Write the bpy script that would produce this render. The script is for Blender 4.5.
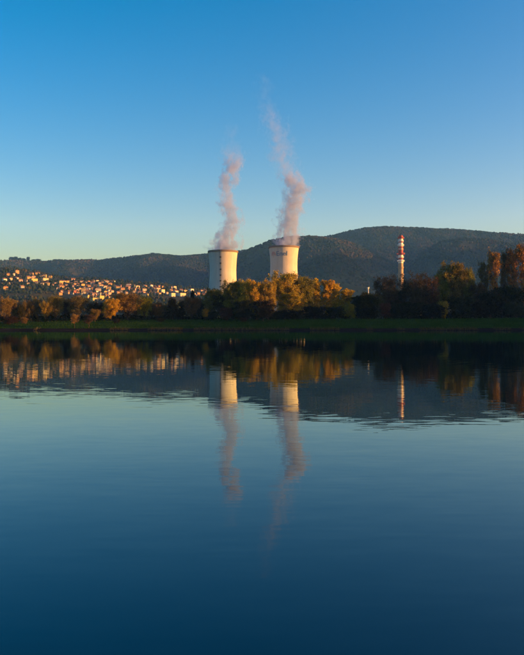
import bpy, math, random
import numpy as np
from mathutils import Vector, Matrix

for o in list(bpy.data.objects):
    bpy.data.objects.remove(o)
SC = bpy.context.scene
COL = SC.collection
R = math.radians

# ------------------------------------------------------------------ camera, sky, sun, exposure
F = 728.0            # focal length in photograph pixels (50 mm on 36 mm)
HZ = 325.5           # photograph row of the horizon
CAMZ = 1.85
cam_d = bpy.data.cameras.new('camera')
cam_d.sensor_fit = 'HORIZONTAL'
cam_d.sensor_width = 36.0
cam_d.lens = 36.0 * F / 524.0
cam_d.clip_start = 0.2
cam_d.clip_end = 30000
cam = bpy.data.objects.new('camera', cam_d)
cam.location = (0, 0, CAMZ)
cam.rotation_euler = (math.pi / 2 - (327.5 - HZ) / F, 0, 0)
COL.objects.link(cam)
SC.camera = cam

SUN_AZ = 98.0        # degrees from the viewing direction towards the right
SUN_EL = 5.0
world = bpy.data.worlds.new('World')
SC.world = world
world.use_nodes = True
wn = world.node_tree
wn.nodes.clear()
w_out = wn.nodes.new('ShaderNodeOutputWorld')
w_bg = wn.nodes.new('ShaderNodeBackground')
w_sky = wn.nodes.new('ShaderNodeTexSky')
w_sky.sky_type = 'NISHITA'
w_sky.sun_disc = False
w_sky.sun_elevation = R(SUN_EL)
w_sky.sun_rotation = R(SUN_AZ)
w_sky.altitude = 150
w_sky.air_density = 0.8
w_sky.dust_density = 2.8
w_sky.ozone_density = 1.0
w_bg.inputs['Strength'].default_value = 0.15
w_hs = wn.nodes.new('ShaderNodeHueSaturation')
w_hs.inputs['Saturation'].default_value = 2.0
w_gm = wn.nodes.new('ShaderNodeGamma')
w_gm.inputs['Gamma'].default_value = 0.9
wn.links.new(w_sky.outputs[0], w_gm.inputs['Color'])
wn.links.new(w_gm.outputs[0], w_hs.inputs['Color'])
w_wb = wn.nodes.new('ShaderNodeVectorMath')     # white balance
w_wb.operation = 'MULTIPLY'
w_wb.inputs[1].default_value = (0.95, 0.83, 1.0)
wn.links.new(w_hs.outputs[0], w_wb.inputs[0])
wn.links.new(w_wb.outputs[0], w_bg.inputs['Color'])
wn.links.new(w_bg.outputs[0], w_out.inputs['Surface'])

sun_d = bpy.data.lights.new('sun', 'SUN')
sun_d.energy = 4.5
sun_d.angle = R(0.5)
sun_d.color = (1.0, 0.48, 0.15)
sun = bpy.data.objects.new('sun', sun_d)
sdir = Vector((math.sin(R(SUN_AZ)) * math.cos(R(SUN_EL)), math.cos(R(SUN_AZ)) * math.cos(R(SUN_EL)), math.sin(R(SUN_EL))))
sun.rotation_euler = (-sdir).to_track_quat('-Z', 'Y').to_euler()
sun.location = (300, 0, 300)
COL.objects.link(sun)

SC.view_settings.view_transform = 'Standard'
SC.view_settings.look = 'None'
SC.view_settings.gamma = 1
SC.view_settings.exposure = 1.56
SC.view_settings.use_curve_mapping = False
SC.render.engine = 'CYCLES'
SC.cycles.use_denoising = True
SC.cycles.max_bounces = 6
SC.cycles.transparent_max_bounces = 12
SC.cycles.volume_bounces = 1
SC.cycles.volume_max_steps = 512
SC.cycles.use_adaptive_sampling = True
SC.cycles.adaptive_threshold = 0.01

# ------------------------------------------------------------------ helpers
rs = np.random.RandomState(7)
random.seed(7)


def tag(o, label=None, cat=None, group=None, kind=None):
    if label: o['label'] = label
    if cat: o['category'] = cat
    if group: o['group'] = group
    if kind: o['kind'] = kind
    return o


def empty(name, loc=(0, 0, 0), rz=0.0):
    o = bpy.data.objects.new(name, None)
    o.empty_display_size = 1
    o.location = loc
    o.rotation_euler = (0, 0, rz)
    COL.objects.link(o)
    return o


def link_mesh(name, me, parent=None, mat=None):
    o = bpy.data.objects.new(name, me)
    COL.objects.link(o)
    if mat and not me.materials:
        me.materials.append(mat)
    if parent:
        o.parent = parent
    return o


def mesh_np(name, V, Fq, smooth=False):
    """V (n,3), Fq (m,k) faces of one size, built quickly"""
    V = np.asarray(V, dtype=np.float32); Fq = np.asarray(Fq, dtype=np.int32)
    me = bpy.data.meshes.new(name)
    m, k = Fq.shape
    me.vertices.add(len(V)); me.vertices.foreach_set('co', V.ravel())
    me.loops.add(m * k); me.loops.foreach_set('vertex_index', Fq.ravel())
    me.polygons.add(m)
    me.polygons.foreach_set('loop_start', np.arange(0, m * k, k, dtype=np.int32))
    me.polygons.foreach_set('loop_total', np.full(m, k, dtype=np.int32))
    me.polygons.foreach_set('use_smooth', np.full(m, smooth, dtype=bool))
    me.update(calc_edges=True)
    return me


def mesh_py(name, V, Fc, smooth=False):
    me = bpy.data.meshes.new(name)
    me.from_pydata([tuple(v) for v in V], [], Fc)
    me.update()
    if smooth:
        for p in me.polygons: p.use_smooth = True
    return me


class MB:
    """collects boxes, tubes and rings into one mesh"""
    def __init__(s): s.v = []; s.f = []
    def add(s, V, Fc):
        b = len(s.v); s.v += [tuple(v) for v in V]; s.f += [tuple(i + b for i in f) for f in Fc]
        return s
    def box(s, x0, x1, y0, y1, z0, z1):
        V = [(x, y, z) for z in (z0, z1) for y in (y0, y1) for x in (x0, x1)]
        return s.add(V, [(0, 2, 3, 1), (4, 5, 7, 6), (0, 1, 5, 4), (2, 6, 7, 3), (0, 4, 6, 2), (1, 3, 7, 5)])
    def bar(s, a, b, r0, r1, n=5):
        a = Vector(a); b = Vector(b); d = (b - a)
        if d.length < 1e-6: return s
        d.normalize(); u = d.orthogonal().normalized(); w = d.cross(u)
        V = []
        for p, r in ((a, r0), (b, r1)):
            for k in range(n):
                t = 2 * math.pi * k / n
                V.append(p + u * (r * math.cos(t)) + w * (r * math.sin(t)))
        Fc = [(k, (k + 1) % n, n + (k + 1) % n, n + k) for k in range(n)]
        Fc += [tuple(range(n - 1, -1, -1)), tuple(range(n, 2 * n))]
        return s.add(V, Fc)
    def ring(s, ri, ro, z0, z1, n=64, cx=0, cy=0):
        V = []
        for k in range(n):
            t = 2 * math.pi * k / n; c, q = math.cos(t), math.sin(t)
            V += [(cx + ri * c, cy + ri * q, z0), (cx + ro * c, cy + ro * q, z0), (cx + ro * c, cy + ro * q, z1), (cx + ri * c, cy + ri * q, z1)]
        Fc = []
        for k in range(n):
            a = 4 * k; b = 4 * ((k + 1) % n)
            for j in range(4):
                Fc.append((a + j, b + j, b + (j + 1) % 4, a + (j + 1) % 4))
        return s.add(V, Fc)
    def lathe(s, prof, n=64, cap=False):
        V = []; Fc = []
        for (r, z) in prof:
            for k in range(n):
                t = 2 * math.pi * k / n
                V.append((r * math.cos(t), r * math.sin(t), z))
        for j in range(len(prof) - 1):
            for k in range(n):
                Fc.append((j * n + k, j * n + (k + 1) % n, (j + 1) * n + (k + 1) % n, (j + 1) * n + k))
        if cap:
            Fc.append(tuple(range((len(prof) - 1) * n, len(prof) * n)))
        return s.add(V, Fc)
    def build(s, name, mat, parent=None, smooth=False):
        return link_mesh(name, mesh_py(name, s.v, s.f, smooth), parent, mat)


# ---- materials
def new_mat(name):
    m = bpy.data.materials.new(name); m.use_nodes = True
    nt = m.node_tree; nt.nodes.clear()
    out = nt.nodes.new('ShaderNodeOutputMaterial')
    return m, nt, out


def N(nt, typ, **kw):
    n = nt.nodes.new(typ)
    for k, v in kw.items():
        if k in n.inputs: n.inputs[k].default_value = v
        else: setattr(n, k, v)
    return n


def rgba(c): return (c[0], c[1], c[2], 1.0)


def coarse_mat(name, stops, scale=1.0, rough=0.9, detail=6, bump=0.0, bump_scale=None, stretch=(1, 1, 1), spec=0.0, coords='Object'):
    """noise driven colour ramp on a Principled surface"""
    m, nt, out = new_mat(name)
    b = N(nt, 'ShaderNodeBsdfPrincipled', Roughness=rough)
    b.inputs['Specular IOR Level'].default_value = spec
    tc = N(nt, 'ShaderNodeTexCoord'); mp = N(nt, 'ShaderNodeMapping')
    mp.inputs['Scale'].default_value = stretch
    nt.links.new(tc.outputs[coords], mp.inputs['Vector'])
    no = N(nt, 'ShaderNodeTexNoise', Scale=scale, Detail=detail, Roughness=0.62)
    nt.links.new(mp.outputs[0], no.inputs['Vector'])
    cr = N(nt, 'ShaderNodeValToRGB')
    el = cr.color_ramp.elements
    while len(el) < len(stops): el.new(0.5)
    for e, (p, c) in zip(el, stops):
        e.position = p; e.color = rgba(c)
    nt.links.new(no.outputs['Fac'], cr.inputs['Fac'])
    nt.links.new(cr.outputs['Color'], b.inputs['Base Color'])
    if bump:
        n2 = N(nt, 'ShaderNodeTexNoise', Scale=bump_scale or scale * 4, Detail=5)
        nt.links.new(mp.outputs[0], n2.inputs['Vector'])
        bp = N(nt, 'ShaderNodeBump', Strength=1.0, Distance=bump)
        nt.links.new(n2.outputs['Fac'], bp.inputs['Height'])
        nt.links.new(bp.outputs[0], b.inputs['Normal'])
    nt.links.new(b.outputs[0], out.inputs['Surface'])
    return m


def leaf_mat(name, col=None, trans=0.35, var=0.55):
    """foliage: own colour (object colour when col is None), each leaf a little different"""
    m, nt, out = new_mat(name)
    geo = N(nt, 'ShaderNodeNewGeometry')
    if col is None:
        oi = N(nt, 'ShaderNodeObjectInfo'); src = oi.outputs['Color']
    else:
        rgbn = N(nt, 'ShaderNodeRGB'); rgbn.outputs[0].default_value = rgba(col); src = rgbn.outputs[0]
    hs = N(nt, 'ShaderNodeHueSaturation')
    mr = N(nt, 'ShaderNodeMapRange'); mr.inputs['To Min'].default_value = 1 - var; mr.inputs['To Max'].default_value = 1 + var
    nt.links.new(geo.outputs['Random Per Island'], mr.inputs['Value'])
    mh = N(nt, 'ShaderNodeMath', operation='MULTIPLY'); mh.inputs[1].default_value = 7.31
    fr = N(nt, 'ShaderNodeMath', operation='FRACT')
    nt.links.new(geo.outputs['Random Per Island'], mh.inputs[0]); nt.links.new(mh.outputs[0], fr.inputs[0])
    m2 = N(nt, 'ShaderNodeMapRange'); m2.inputs['To Min'].default_value = 0.475; m2.inputs['To Max'].default_value = 0.525
    nt.links.new(fr.outputs[0], m2.inputs['Value'])
    nt.links.new(src, hs.inputs['Color']); nt.links.new(mr.outputs[0], hs.inputs['Value']); nt.links.new(m2.outputs[0], hs.inputs['Hue'])
    d = N(nt, 'ShaderNodeBsdfDiffuse'); t = N(nt, 'ShaderNodeBsdfTranslucent')
    nt.links.new(hs.outputs[0], d.inputs['Color']); nt.links.new(hs.outputs[0], t.inputs['Color'])
    mx = N(nt, 'ShaderNodeMixShader', Fac=trans)
    nt.links.new(d.outputs[0], mx.inputs[1]); nt.links.new(t.outputs[0], mx.inputs[2])
    nt.links.new(mx.outputs[0], out.inputs['Surface'])
    return m


def plain_mat(name, col, rough=0.8, var=0.12, scale=0.6, metal=0.0):
    lo = tuple(c * (1 - var) for c in col); hi = tuple(min(1, c * (1 + var)) for c in col)
    m = coarse_mat(name, [(0.3, lo), (0.7, hi)], scale=scale, rough=rough)
    return m


# ---- noise for shaping the land
def _hash(ix, iy, seed):
    n = (ix * 374761393 + iy * 668265263 + seed * 974634721) & 0xFFFFFFFF
    n = ((n ^ (n >> 13)) * 1274126177) & 0xFFFFFFFF
    return ((n ^ (n >> 16)) & 0xFFFF) / 65535.0


def vnoise(x, y, seed=0):
    x = np.asarray(x, dtype=float); y = np.asarray(y, dtype=float)
    ix = np.floor(x).astype(np.int64); iy = np.floor(y).astype(np.int64)
    fx = x - ix; fy = y - iy
    fx = fx * fx * (3 - 2 * fx); fy = fy * fy * (3 - 2 * fy)
    a = _hash(ix, iy, seed); b = _hash(ix + 1, iy, seed); c = _hash(ix, iy + 1, seed); d = _hash(ix + 1, iy + 1, seed)
    return (a * (1 - fx) + b * fx) * (1 - fy) + (c * (1 - fx) + d * fx) * fy


def fbm(x, y, seed=0, octs=5):
    s = 0; a = 0.5
    for o in range(octs):
        s = s + a * (vnoise(x * 2 ** o, y * 2 ** o, seed + o) - 0.5); a *= 0.5
    return s


def sstep(t):
    t = np.clip(t, 0, 1); return t * t * (3 - 2 * t)

# ------------------------------------------------------------------ the lie of the land
PU = np.array


def shore_y(x):
    x = np.asarray(x, dtype=float)
    return 270 + 4.5 * fbm(x / 28.0, x * 0 + 3.3, 5, 4) - 190 * sstep((x - 140) / 190.0) - 60 * sstep((-x - 220) / 300.0)


VILL = (PU([-900, -300, 0, 15, 25, 40, 50, 75, 100, 125, 150, 175, 200, 230, 265, 320, 420, 2500.]),
        PU([268, 262, 267, 268, 269.5, 272.5, 276, 278.5, 279.5, 281.5, 283.5, 286.5, 289.5, 293, 297, 302, 306, 310.]))
RIDGES = [  # distance of the crest, width of the near slope, width of the far slope, columns, rows
    (4300, 1500, 900, PU([-1500, -400, -100, 0, 50, 100, 130, 150, 165, 180, 205, 240, 300, 335, 350, 365, 380, 395, 430, 470, 500, 524, 600, 800, 1200, 2500.]),
                      PU([280, 262, 263, 262, 262.5, 261.5, 258, 255.8, 256, 257.3, 255.5, 252.5, 243, 236.5, 232.5, 229.5, 228.3, 228.2, 230, 232, 234.4, 236, 243, 262, 285, 300.])),
    (3350, 1000, 500, PU([-500, 150, 200, 235, 248, 258, 272, 290, 310, 330, 345, 358, 375, 400, 430, 480, 2500.]),
                      PU([310, 305, 285, 258, 251.5, 247, 241.5, 238.5, 237.3, 239.5, 242.5, 247, 255, 268, 282, 298, 312.])),
    (2650, 620, 330, PU([-500, 200, 262, 290, 305, 318, 328, 336, 345, 354, 362, 372, 385, 2500.]),
                     PU([314, 305, 288, 275, 265, 258, 255, 254.3, 257, 263, 270, 280, 290, 312.])),
    (3300, 900, 500, PU([-500, 385, 405, 425, 440, 460, 485, 505, 524, 560, 640, 900, 2500.]),
                     PU([314, 300, 272, 252, 243, 239.5, 240.5, 244, 247, 254, 270, 300, 312.])),
    (2550, 500, 300, PU([-500, 400, 430, 455, 470, 490, 510, 540, 600, 800, 2500.]),
                     PU([314, 300, 284, 276, 273, 274, 277, 281, 290, 305, 314.])),
]


def plain_z(x, y):
    s = y - shore_y(x)
    z = np.where(s < 0, 0.25 * s, 0)
    z = np.where((s >= 0) & (s < 5), 0.75 * np.clip(s / 5, 0, 1) ** 0.8, z)
    z = np.where((s >= 5) & (s < 40), 0.75 + 3.65 * np.clip((s - 5) / 35, 0, 1) ** 0.9, z)
    z = np.where(s >= 40, 4.4 + np.clip(s - 40, 0, None) * 0.016, z)
    z = z + np.where(s > 1, 0.35 * fbm(x / 7.0, y / 7.0, 11, 3) * np.clip((s - 1) / 6, 0, 1), 0)
    # unseen wooded rise, added on the right bank to shade the tree line
    z = z + 30 * np.exp(-0.5 * ((x - 420) / 105.0) ** 2) * np.exp(-0.5 * ((y - 300) / 120.0) ** 2) * np.clip(s / 20, 0, 1)
    return z


def land_z(x, y):
    x = np.asarray(x, dtype=float); y = np.asarray(y, dtype=float)
    yy = np.maximum(y, 50.0)
    u = 262 + F * x / yy
    base = plain_z(x, y)
    b0 = 4.4 + (np.minimum(yy, 1180) - 310) * 0.016
    # village hillside
    dc = 2050.0
    zc = (HZ - np.interp(u, *VILL)) / F * dc + CAMZ
    t = np.clip((yy - 1180) / (dc - 1180), 0, 1)
    rel = fbm(x / 160.0, yy / 160.0, 21, 4) * 14 * np.sin(np.pi * t) * np.clip((zc - 40) / 60, 0, 1)
    zv = np.where(yy < dc, b0 + (zc - b0) * (t ** 1.08), b0 + (zc - b0) * np.exp(-0.5 * ((yy - dc) / 330.0) ** 2)) + rel
    z = np.where(yy > 1180, np.maximum(zv, b0), base)
    for i, (d, wf, wb, pu, py) in enumerate(RIDGES):
        zc = (HZ - np.interp(u, pu, py)) / F * d + CAMZ
        q = (yy - d)
        g = np.where(q < 0, 0.5 + 0.5 * np.cos(np.pi * np.clip(-q / wf, 0, 1)), np.exp(-0.5 * (q / wb) ** 2))
        amp = np.clip(zc / 300.0, 0, 1.2)
        gully = (np.abs(fbm(x / 420.0, yy / 900.0, 40 + i, 4)) * 190 - 38) * amp * (1 - g ** 6) * np.clip(g * 2.5, 0, 1)
        crest = 9 * fbm(x / 60.0, yy / 60.0, 60 + i, 3) * amp * g
        zr = b0 + (zc - b0) * g + gully + crest
        z = np.where(yy > 1500, np.maximum(z, zr), z)
    # unseen ridge added out of view on the right, blocks sun from the hills
    zr = 490 * np.exp(-0.5 * ((x - 2900) / 330.0) ** 2) * sstep((yy - 1500) / 500) * (1 - sstep((yy - 4600) / 900))
    z = np.where(yy > 1400, np.maximum(z, zr + b0 * 0.5), z)
    return z


def lz(x, y): return float(land_z(np.array([x]), np.array([y]))[0])


def px_x(px, d): return (px - 262.0) / F * d
def px_z(py, d): return CAMZ + (HZ - py) / F * d


def hit(px, py, d0=1190, d1=2300):
    """walk along the sight line of a pixel until it meets the ground"""
    d = np.arange(d0, d1, 4.0)
    x = px_x(px, d); z = land_z(x, d); zr = px_z(py, d)
    k = np.nonzero(z >= zr)[0]
    i = k[0] if len(k) else len(d) - 1
    return float(x[i]), float(d[i]), float(z[i])


def strip(name, xs, rows, mat):
    """rows: list of arrays of y for every x"""
    X = np.tile(xs, (len(rows), 1)); Y = np.array(rows)
    Z = land_z(X, Y)
    nx = len(xs); idx = np.arange(nx * len(rows)).reshape(len(rows), nx)
    Fq = np.stack([idx[:-1, :-1], idx[:-1, 1:], idx[1:, 1:], idx[1:, :-1]], -1).reshape(-1, 4)
    me = mesh_np(name, np.stack([X, Y, Z], -1).reshape(-1, 3), Fq, True)
    o = link_mesh(name, me, None, mat)
    tag(o, kind='structure')
    return o


M_mud = coarse_mat('wet_mud', [(0.3, (0.010, 0.007, 0.008)), (0.5, (0.017, 0.012, 0.012)), (0.72, (0.032, 0.023, 0.021))], scale=0.5, rough=0.75, bump=0.12, stretch=(0.4, 1, 1))
M_grass = coarse_mat('meadow_grass', [(0.28, (0.008, 0.024, 0.003)), (0.5, (0.015, 0.040, 0.005)), (0.75, (0.034, 0.056, 0.010))], scale=0.18, rough=0.95, bump=0.25, bump_scale=3.0, stretch=(0.5, 1, 1))
M_plain = coarse_mat('field_soil', [(0.3, (0.03, 0.045, 0.018)), (0.55, (0.06, 0.06, 0.03)), (0.75, (0.09, 0.075, 0.045))], scale=0.01, rough=0.95)
M_hill = coarse_mat('hill_ground', [(0.3, (0.016, 0.024, 0.011)), (0.5, (0.032, 0.034, 0.017)), (0.72, (0.075, 0.062, 0.034))], scale=0.008, rough=0.95, detail=9)

xs_b = np.concatenate([np.arange(-3600, -420, 120.), np.arange(-420, -240, 12.), np.arange(-240, 300, 2.5), np.arange(300, 720, 12.), np.arange(720, 3601, 120.)])
SY = shore_y(xs_b)
strip('mud_bank', xs_b, [SY + s for s in (-8, -4, -2, -1, 0, .5, 1, 1.7, 2.4, 3.2, 4, 4.6, 5.2)], M_mud)
strip('grass_bank', xs_b, [SY + s for s in (5.2, 6, 7.5, 9, 11, 13, 15, 18, 21, 24, 27, 30, 33, 36, 40, 45, 52, 60, 75, 95)], M_grass)
strip('plain', xs_b, [SY + 95 + (1190 - SY - 95) * t for t in np.linspace(0, 1, 24)], M_plain)
xs_h = np.concatenate([np.arange(-3600, -1500, 60.), np.arange(-1500, 2000, 13.), np.arange(2000, 3601, 60.)])
hr = np.concatenate([np.arange(1190, 2200, 12.), np.arange(2200, 4500, 16.), np.arange(4500, 6001, 75.)])
strip('hills', xs_h, [np.full(len(xs_h), y) for y in hr], M_hill)

# near shore under the photographer
ys_n = np.array([-250, -120, -60, -25, -10, -5, -2, 0, .7, 1.3, 2.0, 2.8, 6.0])
zs_n = np.array([6, 4, 2.4, 1.2, .7, .5, .4, .3, .2, .12, 0.0, -0.3, -1.2])
xs_n = np.concatenate([np.arange(-3600, -40, 80.), np.arange(-40, 41, 1.0), np.arange(120, 3601, 80.)])
Xn, Yn = np.meshgrid(xs_n, ys_n); Zn = np.tile(zs_n[:, None], (1, len(xs_n))) + 0.12 * fbm(Xn / 1.3, Yn / 1.3, 31, 3)
Yn = Yn - 0.25 + 0.5 * fbm(Xn / 3.0, Yn * 0, 32, 3)
idn = np.arange(Xn.size).reshape(Xn.shape)
nf = np.stack([idn[:-1, :-1], idn[:-1, 1:], idn[1:, 1:], idn[1:, :-1]], -1).reshape(-1, 4)
tag(link_mesh('near_shore', mesh_np('near_shore', np.stack([Xn, Yn, Zn], -1).reshape(-1, 3), nf, True), None, M_grass), kind='structure')

# ---- the lake
m, nt, out = new_mat('lake_water')
b = N(nt, 'ShaderNodeBsdfGlossy', Roughness=0.0)
b.inputs['Color'].default_value = (0.80, 0.97, 1.0, 1)
body = N(nt, 'ShaderNodeBsdfDiffuse'); body.inputs['Color'].default_value = (0.0, 0.005, 0.010, 1)
fre = N(nt, 'ShaderNodeFresnel', IOR=1.44)
mixw = N(nt, 'ShaderNodeMixShader')
nt.links.new(fre.outputs[0], mixw.inputs[0]); nt.links.new(body.outputs[0], mixw.inputs[1]); nt.links.new(b.outputs[0], mixw.inputs[2])
tc = N(nt, 'ShaderNodeTexCoord')


def slope_noise(scale, stretch, amp, detail, seed):
    mp = N(nt, 'ShaderNodeMapping'); mp.inputs['Scale'].default_value = stretch; mp.inputs['Location'].default_value = (seed, seed * 2, seed * 3)
    nt.links.new(tc.outputs['Object'], mp.inputs['Vector'])
    no = N(nt, 'ShaderNodeTexNoise', Scale=scale, Detail=detail, Roughness=0.5)
    nt.links.new(mp.outputs[0], no.inputs['Vector'])
    sb = N(nt, 'ShaderNodeVectorMath', operation='SUBTRACT'); sb.inputs[1].default_value = (0.5, 0.5, 0.5)
    nt.links.new(no.outputs['Color'], sb.inputs[0])
    ml = N(nt, 'ShaderNodeVectorMath', operation='MULTIPLY'); ml.inputs[1].default_value = (amp * 0.5, amp, 0)
    nt.links.new(sb.outputs[0], ml.inputs[0])
    return ml


s1 = slope_noise(1.0, (0.40, 1.5, 1), 0.006, 2, 3.0)
s2 = slope_noise(1.0, (1.3, 5.5, 1), 0.017, 2, 9.0)
# patches of breeze and calm
mpb = N(nt, 'ShaderNodeMapping'); mpb.inputs['Scale'].default_value = (0.012, 0.05, 1)
nt.links.new(tc.outputs['Object'], mpb.inputs['Vector'])
nb = N(nt, 'ShaderNodeTexNoise', Scale=1.0, Detail=3)
nt.links.new(mpb.outputs[0], nb.inputs['Vector'])
mrb = N(nt, 'ShaderNodeMapRange'); mrb.inputs['From Min'].default_value = 0.35; mrb.inputs['From Max'].default_value = 0.65
mrb.inputs['To Min'].default_value = 0.35; mrb.inputs['To Max'].default_value = 1.2
nt.links.new(nb.outputs['Fac'], mrb.inputs['Value'])
# the breeze ruffles the near water more than the sheltered far shore
spw = N(nt, 'ShaderNodeSeparateXYZ'); nt.links.new(tc.outputs['Object'], spw.inputs[0])
mry = N(nt, 'ShaderNodeMapRange'); mry.inputs['From Min'].default_value = 8; mry.inputs['From Max'].default_value = 60; mry.inputs['To Min'].default_value = 1.25; mry.inputs['To Max'].default_value = 0.8
nt.links.new(spw.outputs[1], mry.inputs['Value'])
mby = N(nt, 'ShaderNodeMath', operation='MULTIPLY'); nt.links.new(mrb.outputs[0], mby.inputs[0]); nt.links.new(mry.outputs[0], mby.inputs[1])
s3 = slope_noise(1.0, (2.2, 11.0, 1), 0.022, 1, 21.0)
ad0 = N(nt, 'ShaderNodeVectorMath', operation='ADD')
nt.links.new(s1.outputs[0], ad0.inputs[0]); nt.links.new(s2.outputs[0], ad0.inputs[1])
ad = N(nt, 'ShaderNodeVectorMath', operation='ADD')
nt.links.new(ad0.outputs[0], ad.inputs[0]); nt.links.new(s3.outputs[0], ad.inputs[1])
scl = N(nt, 'ShaderNodeVectorMath', operation='SCALE')
nt.links.new(ad.outputs[0], scl.inputs[0]); nt.links.new(mby.outputs[0], scl.inputs['Scale'])
up = N(nt, 'ShaderNodeVectorMath', operation='ADD'); up.inputs[1].default_value = (0, 0, 1)
nt.links.new(scl.outputs[0], up.inputs[0])
nz = N(nt, 'ShaderNodeVectorMath', operation='NORMALIZE'); nt.links.new(up.outputs[0], nz.inputs[0])
nt.links.new(nz.outputs[0], b.inputs['Normal']); nt.links.new(nz.outputs[0], fre.inputs['Normal'])
nt.links.new(mixw.outputs[0], out.inputs['Surface'])
M_water = m
lake = link_mesh('lake', mesh_py('lake', [(-3600, -40, 0), (3600, -40, 0), (3600, 300, 0), (-3600, 300, 0)], [(0, 1, 2, 3)]), None, M_water)
tag(lake, kind='structure')
# lake bed a few metres down so that the sheet is water over ground
M_bed = coarse_mat('lake_bed', [(0.3, (0.02, 0.02, 0.015)), (0.7, (0.04, 0.035, 0.03))], scale=0.2)
bed = link_mesh('lake_bed', mesh_py('lake_bed', [(-3600, -40, -4), (3600, -40, -4), (3600, 300, -4), (-3600, 300, -4)], [(0, 1, 2, 3)]), None, M_bed)
tag(bed, kind='structure')
# ------------------------------------------------------------------ woods on the hills (far mass)
def ico():
    t = (1 + 5 ** 0.5) / 2
    V = np.array([(-1, t, 0), (1, t, 0), (-1, -t, 0), (1, -t, 0), (0, -1, t), (0, 1, t), (0, -1, -t), (0, 1, -t), (t, 0, -1), (t, 0, 1), (-t, 0, -1), (-t, 0, 1)], float)
    V /= np.linalg.norm(V[0])
    Fc = np.array([(0, 11, 5), (0, 5, 1), (0, 1, 7), (0, 7, 10), (0, 10, 11), (1, 5, 9), (5, 11, 4), (11, 10, 2), (10, 7, 6), (7, 1, 8), (3, 9, 4), (3, 4, 2), (3, 2, 6), (3, 6, 8), (3, 8, 9), (4, 9, 5), (2, 4, 11), (6, 2, 10), (8, 6, 7), (9, 8, 1)])
    return V, Fc


IV, IF = ico()


def crowns(name, pts, size, tall, mat, seed):
    """many small rough crowns as one mass"""
    r = np.random.RandomState(seed); n = len(pts)
    V = IV[None] * (1 + 0.5 * (r.rand(n, 12, 1) - 0.5))
    V = V * np.stack([size, size, size * tall], -1)[:, None, :]
    a = r.rand(n) * 6.28; c, s = np.cos(a)[:, None], np.sin(a)[:, None]
    V = np.stack([V[..., 0] * c - V[..., 1] * s, V[..., 0] * s + V[..., 1] * c, V[..., 2]], -1)
    V = V + pts[:, None, :]
    V[..., 2] += (size * tall * 0.7)[:, None]
    Fq = IF[None] + (np.arange(n) * 12)[:, None, None]
    return link_mesh(name, mesh_np(name, V.reshape(-1, 3), Fq.reshape(-1, 3), False), None, mat)


def wood_mat(name, stops, scale):
    """canopy: patches of green, brown and rust by ground position, every crown a little different"""
    m, nt, out = new_mat(name)
    tc = N(nt, 'ShaderNodeTexCoord'); no = N(nt, 'ShaderNodeTexNoise', Scale=scale, Detail=5, Roughness=0.6)
    nt.links.new(tc.outputs['Object'], no.inputs['Vector'])
    geo = N(nt, 'ShaderNodeNewGeometry')
    mr = N(nt, 'ShaderNodeMapRange'); mr.inputs['To Min'].default_value = -0.08; mr.inputs['To Max'].default_value = 0.08
    nt.links.new(geo.outputs['Random Per Island'], mr.inputs['Value'])
    ad = N(nt, 'ShaderNodeMath', operation='ADD'); nt.links.new(no.outputs['Fac'], ad.inputs[0]); nt.links.new(mr.outputs[0], ad.inputs[1])
    cr = N(nt, 'ShaderNodeValToRGB'); el = cr.color_ramp.elements
    while len(el) < len(stops): el.new(0.5)
    for e, (p, c) in zip(el, stops): e.position = p; e.color = rgba(c)
    nt.links.new(ad.outputs[0], cr.inputs['Fac'])
    d = N(nt, 'ShaderNodeBsdfDiffuse'); nt.links.new(cr.outputs[0], d.inputs['Color'])
    nt.links.new(d.outputs[0], out.inputs['Surface'])
    return m


M_wood = wood_mat('hill_canopy', [(0.34, (0.009, 0.017, 0.009)), (0.46, (0.018, 0.026, 0.012)), (0.56, (0.032, 0.029, 0.016)), (0.70, (0.052, 0.040, 0.023))], 0.006)
r = np.random.RandomState(3)
n = 95000
d = np.sqrt(r.rand(n) * (4700. ** 2 - 2150. ** 2) + 2150. ** 2)
a = (r.rand(n) * 2 - 1) * 0.46
x = d * a; z = land_z(x, d)
# woods thin out into clearings
keep = (fbm(x / 260., d / 260., 77, 4) + 0.5 * (r.rand(n) - 0.5)) > -0.12
keep &= (z > 60)
# only slopes that look towards the lake (or the crest itself)
zb = land_z(x * (d - 25) / d, d - 25)
keep &= (z - zb) > -6
x, d, z = x[keep], d[keep], z[keep]
sz = 2.8 + 2.8 * r.rand(len(x))
tag(crowns('hill_forest', np.stack([x, d, z], -1), sz, 0.9 + 0.35 * r.rand(len(x)), M_wood, 5), 'autumn forest of brown and green covering the hills behind the towers', 'forest', kind='stuff')

# unseen woods added on the shading rise at the right
n = 2600
x = 150 + 520 * r.rand(n); y = 90 + 470 * r.rand(n)
k = (y > shore_y(x) + 22) & (plain_z(x, y) > 9) & (x > 150)
x, y = x[k], y[k]
tag(crowns('shading_wood', np.stack([x, y, land_z(x, y)], -1), 3 + 2.5 * r.rand(len(x)), 1.2 + 0.5 * r.rand(len(x)), M_wood, 8), 'unseen wood added on the shading rise of the right bank', 'forest', kind='stuff')

# bushes and small trees on the village hillside
M_scrub = wood_mat('village_greenery', [(0.25, (0.012, 0.024, 0.010)), (0.5, (0.018, 0.026, 0.011)), (0.72, (0.045, 0.034, 0.014)), (0.88, (0.085, 0.05, 0.018))], 0.02)

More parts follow.
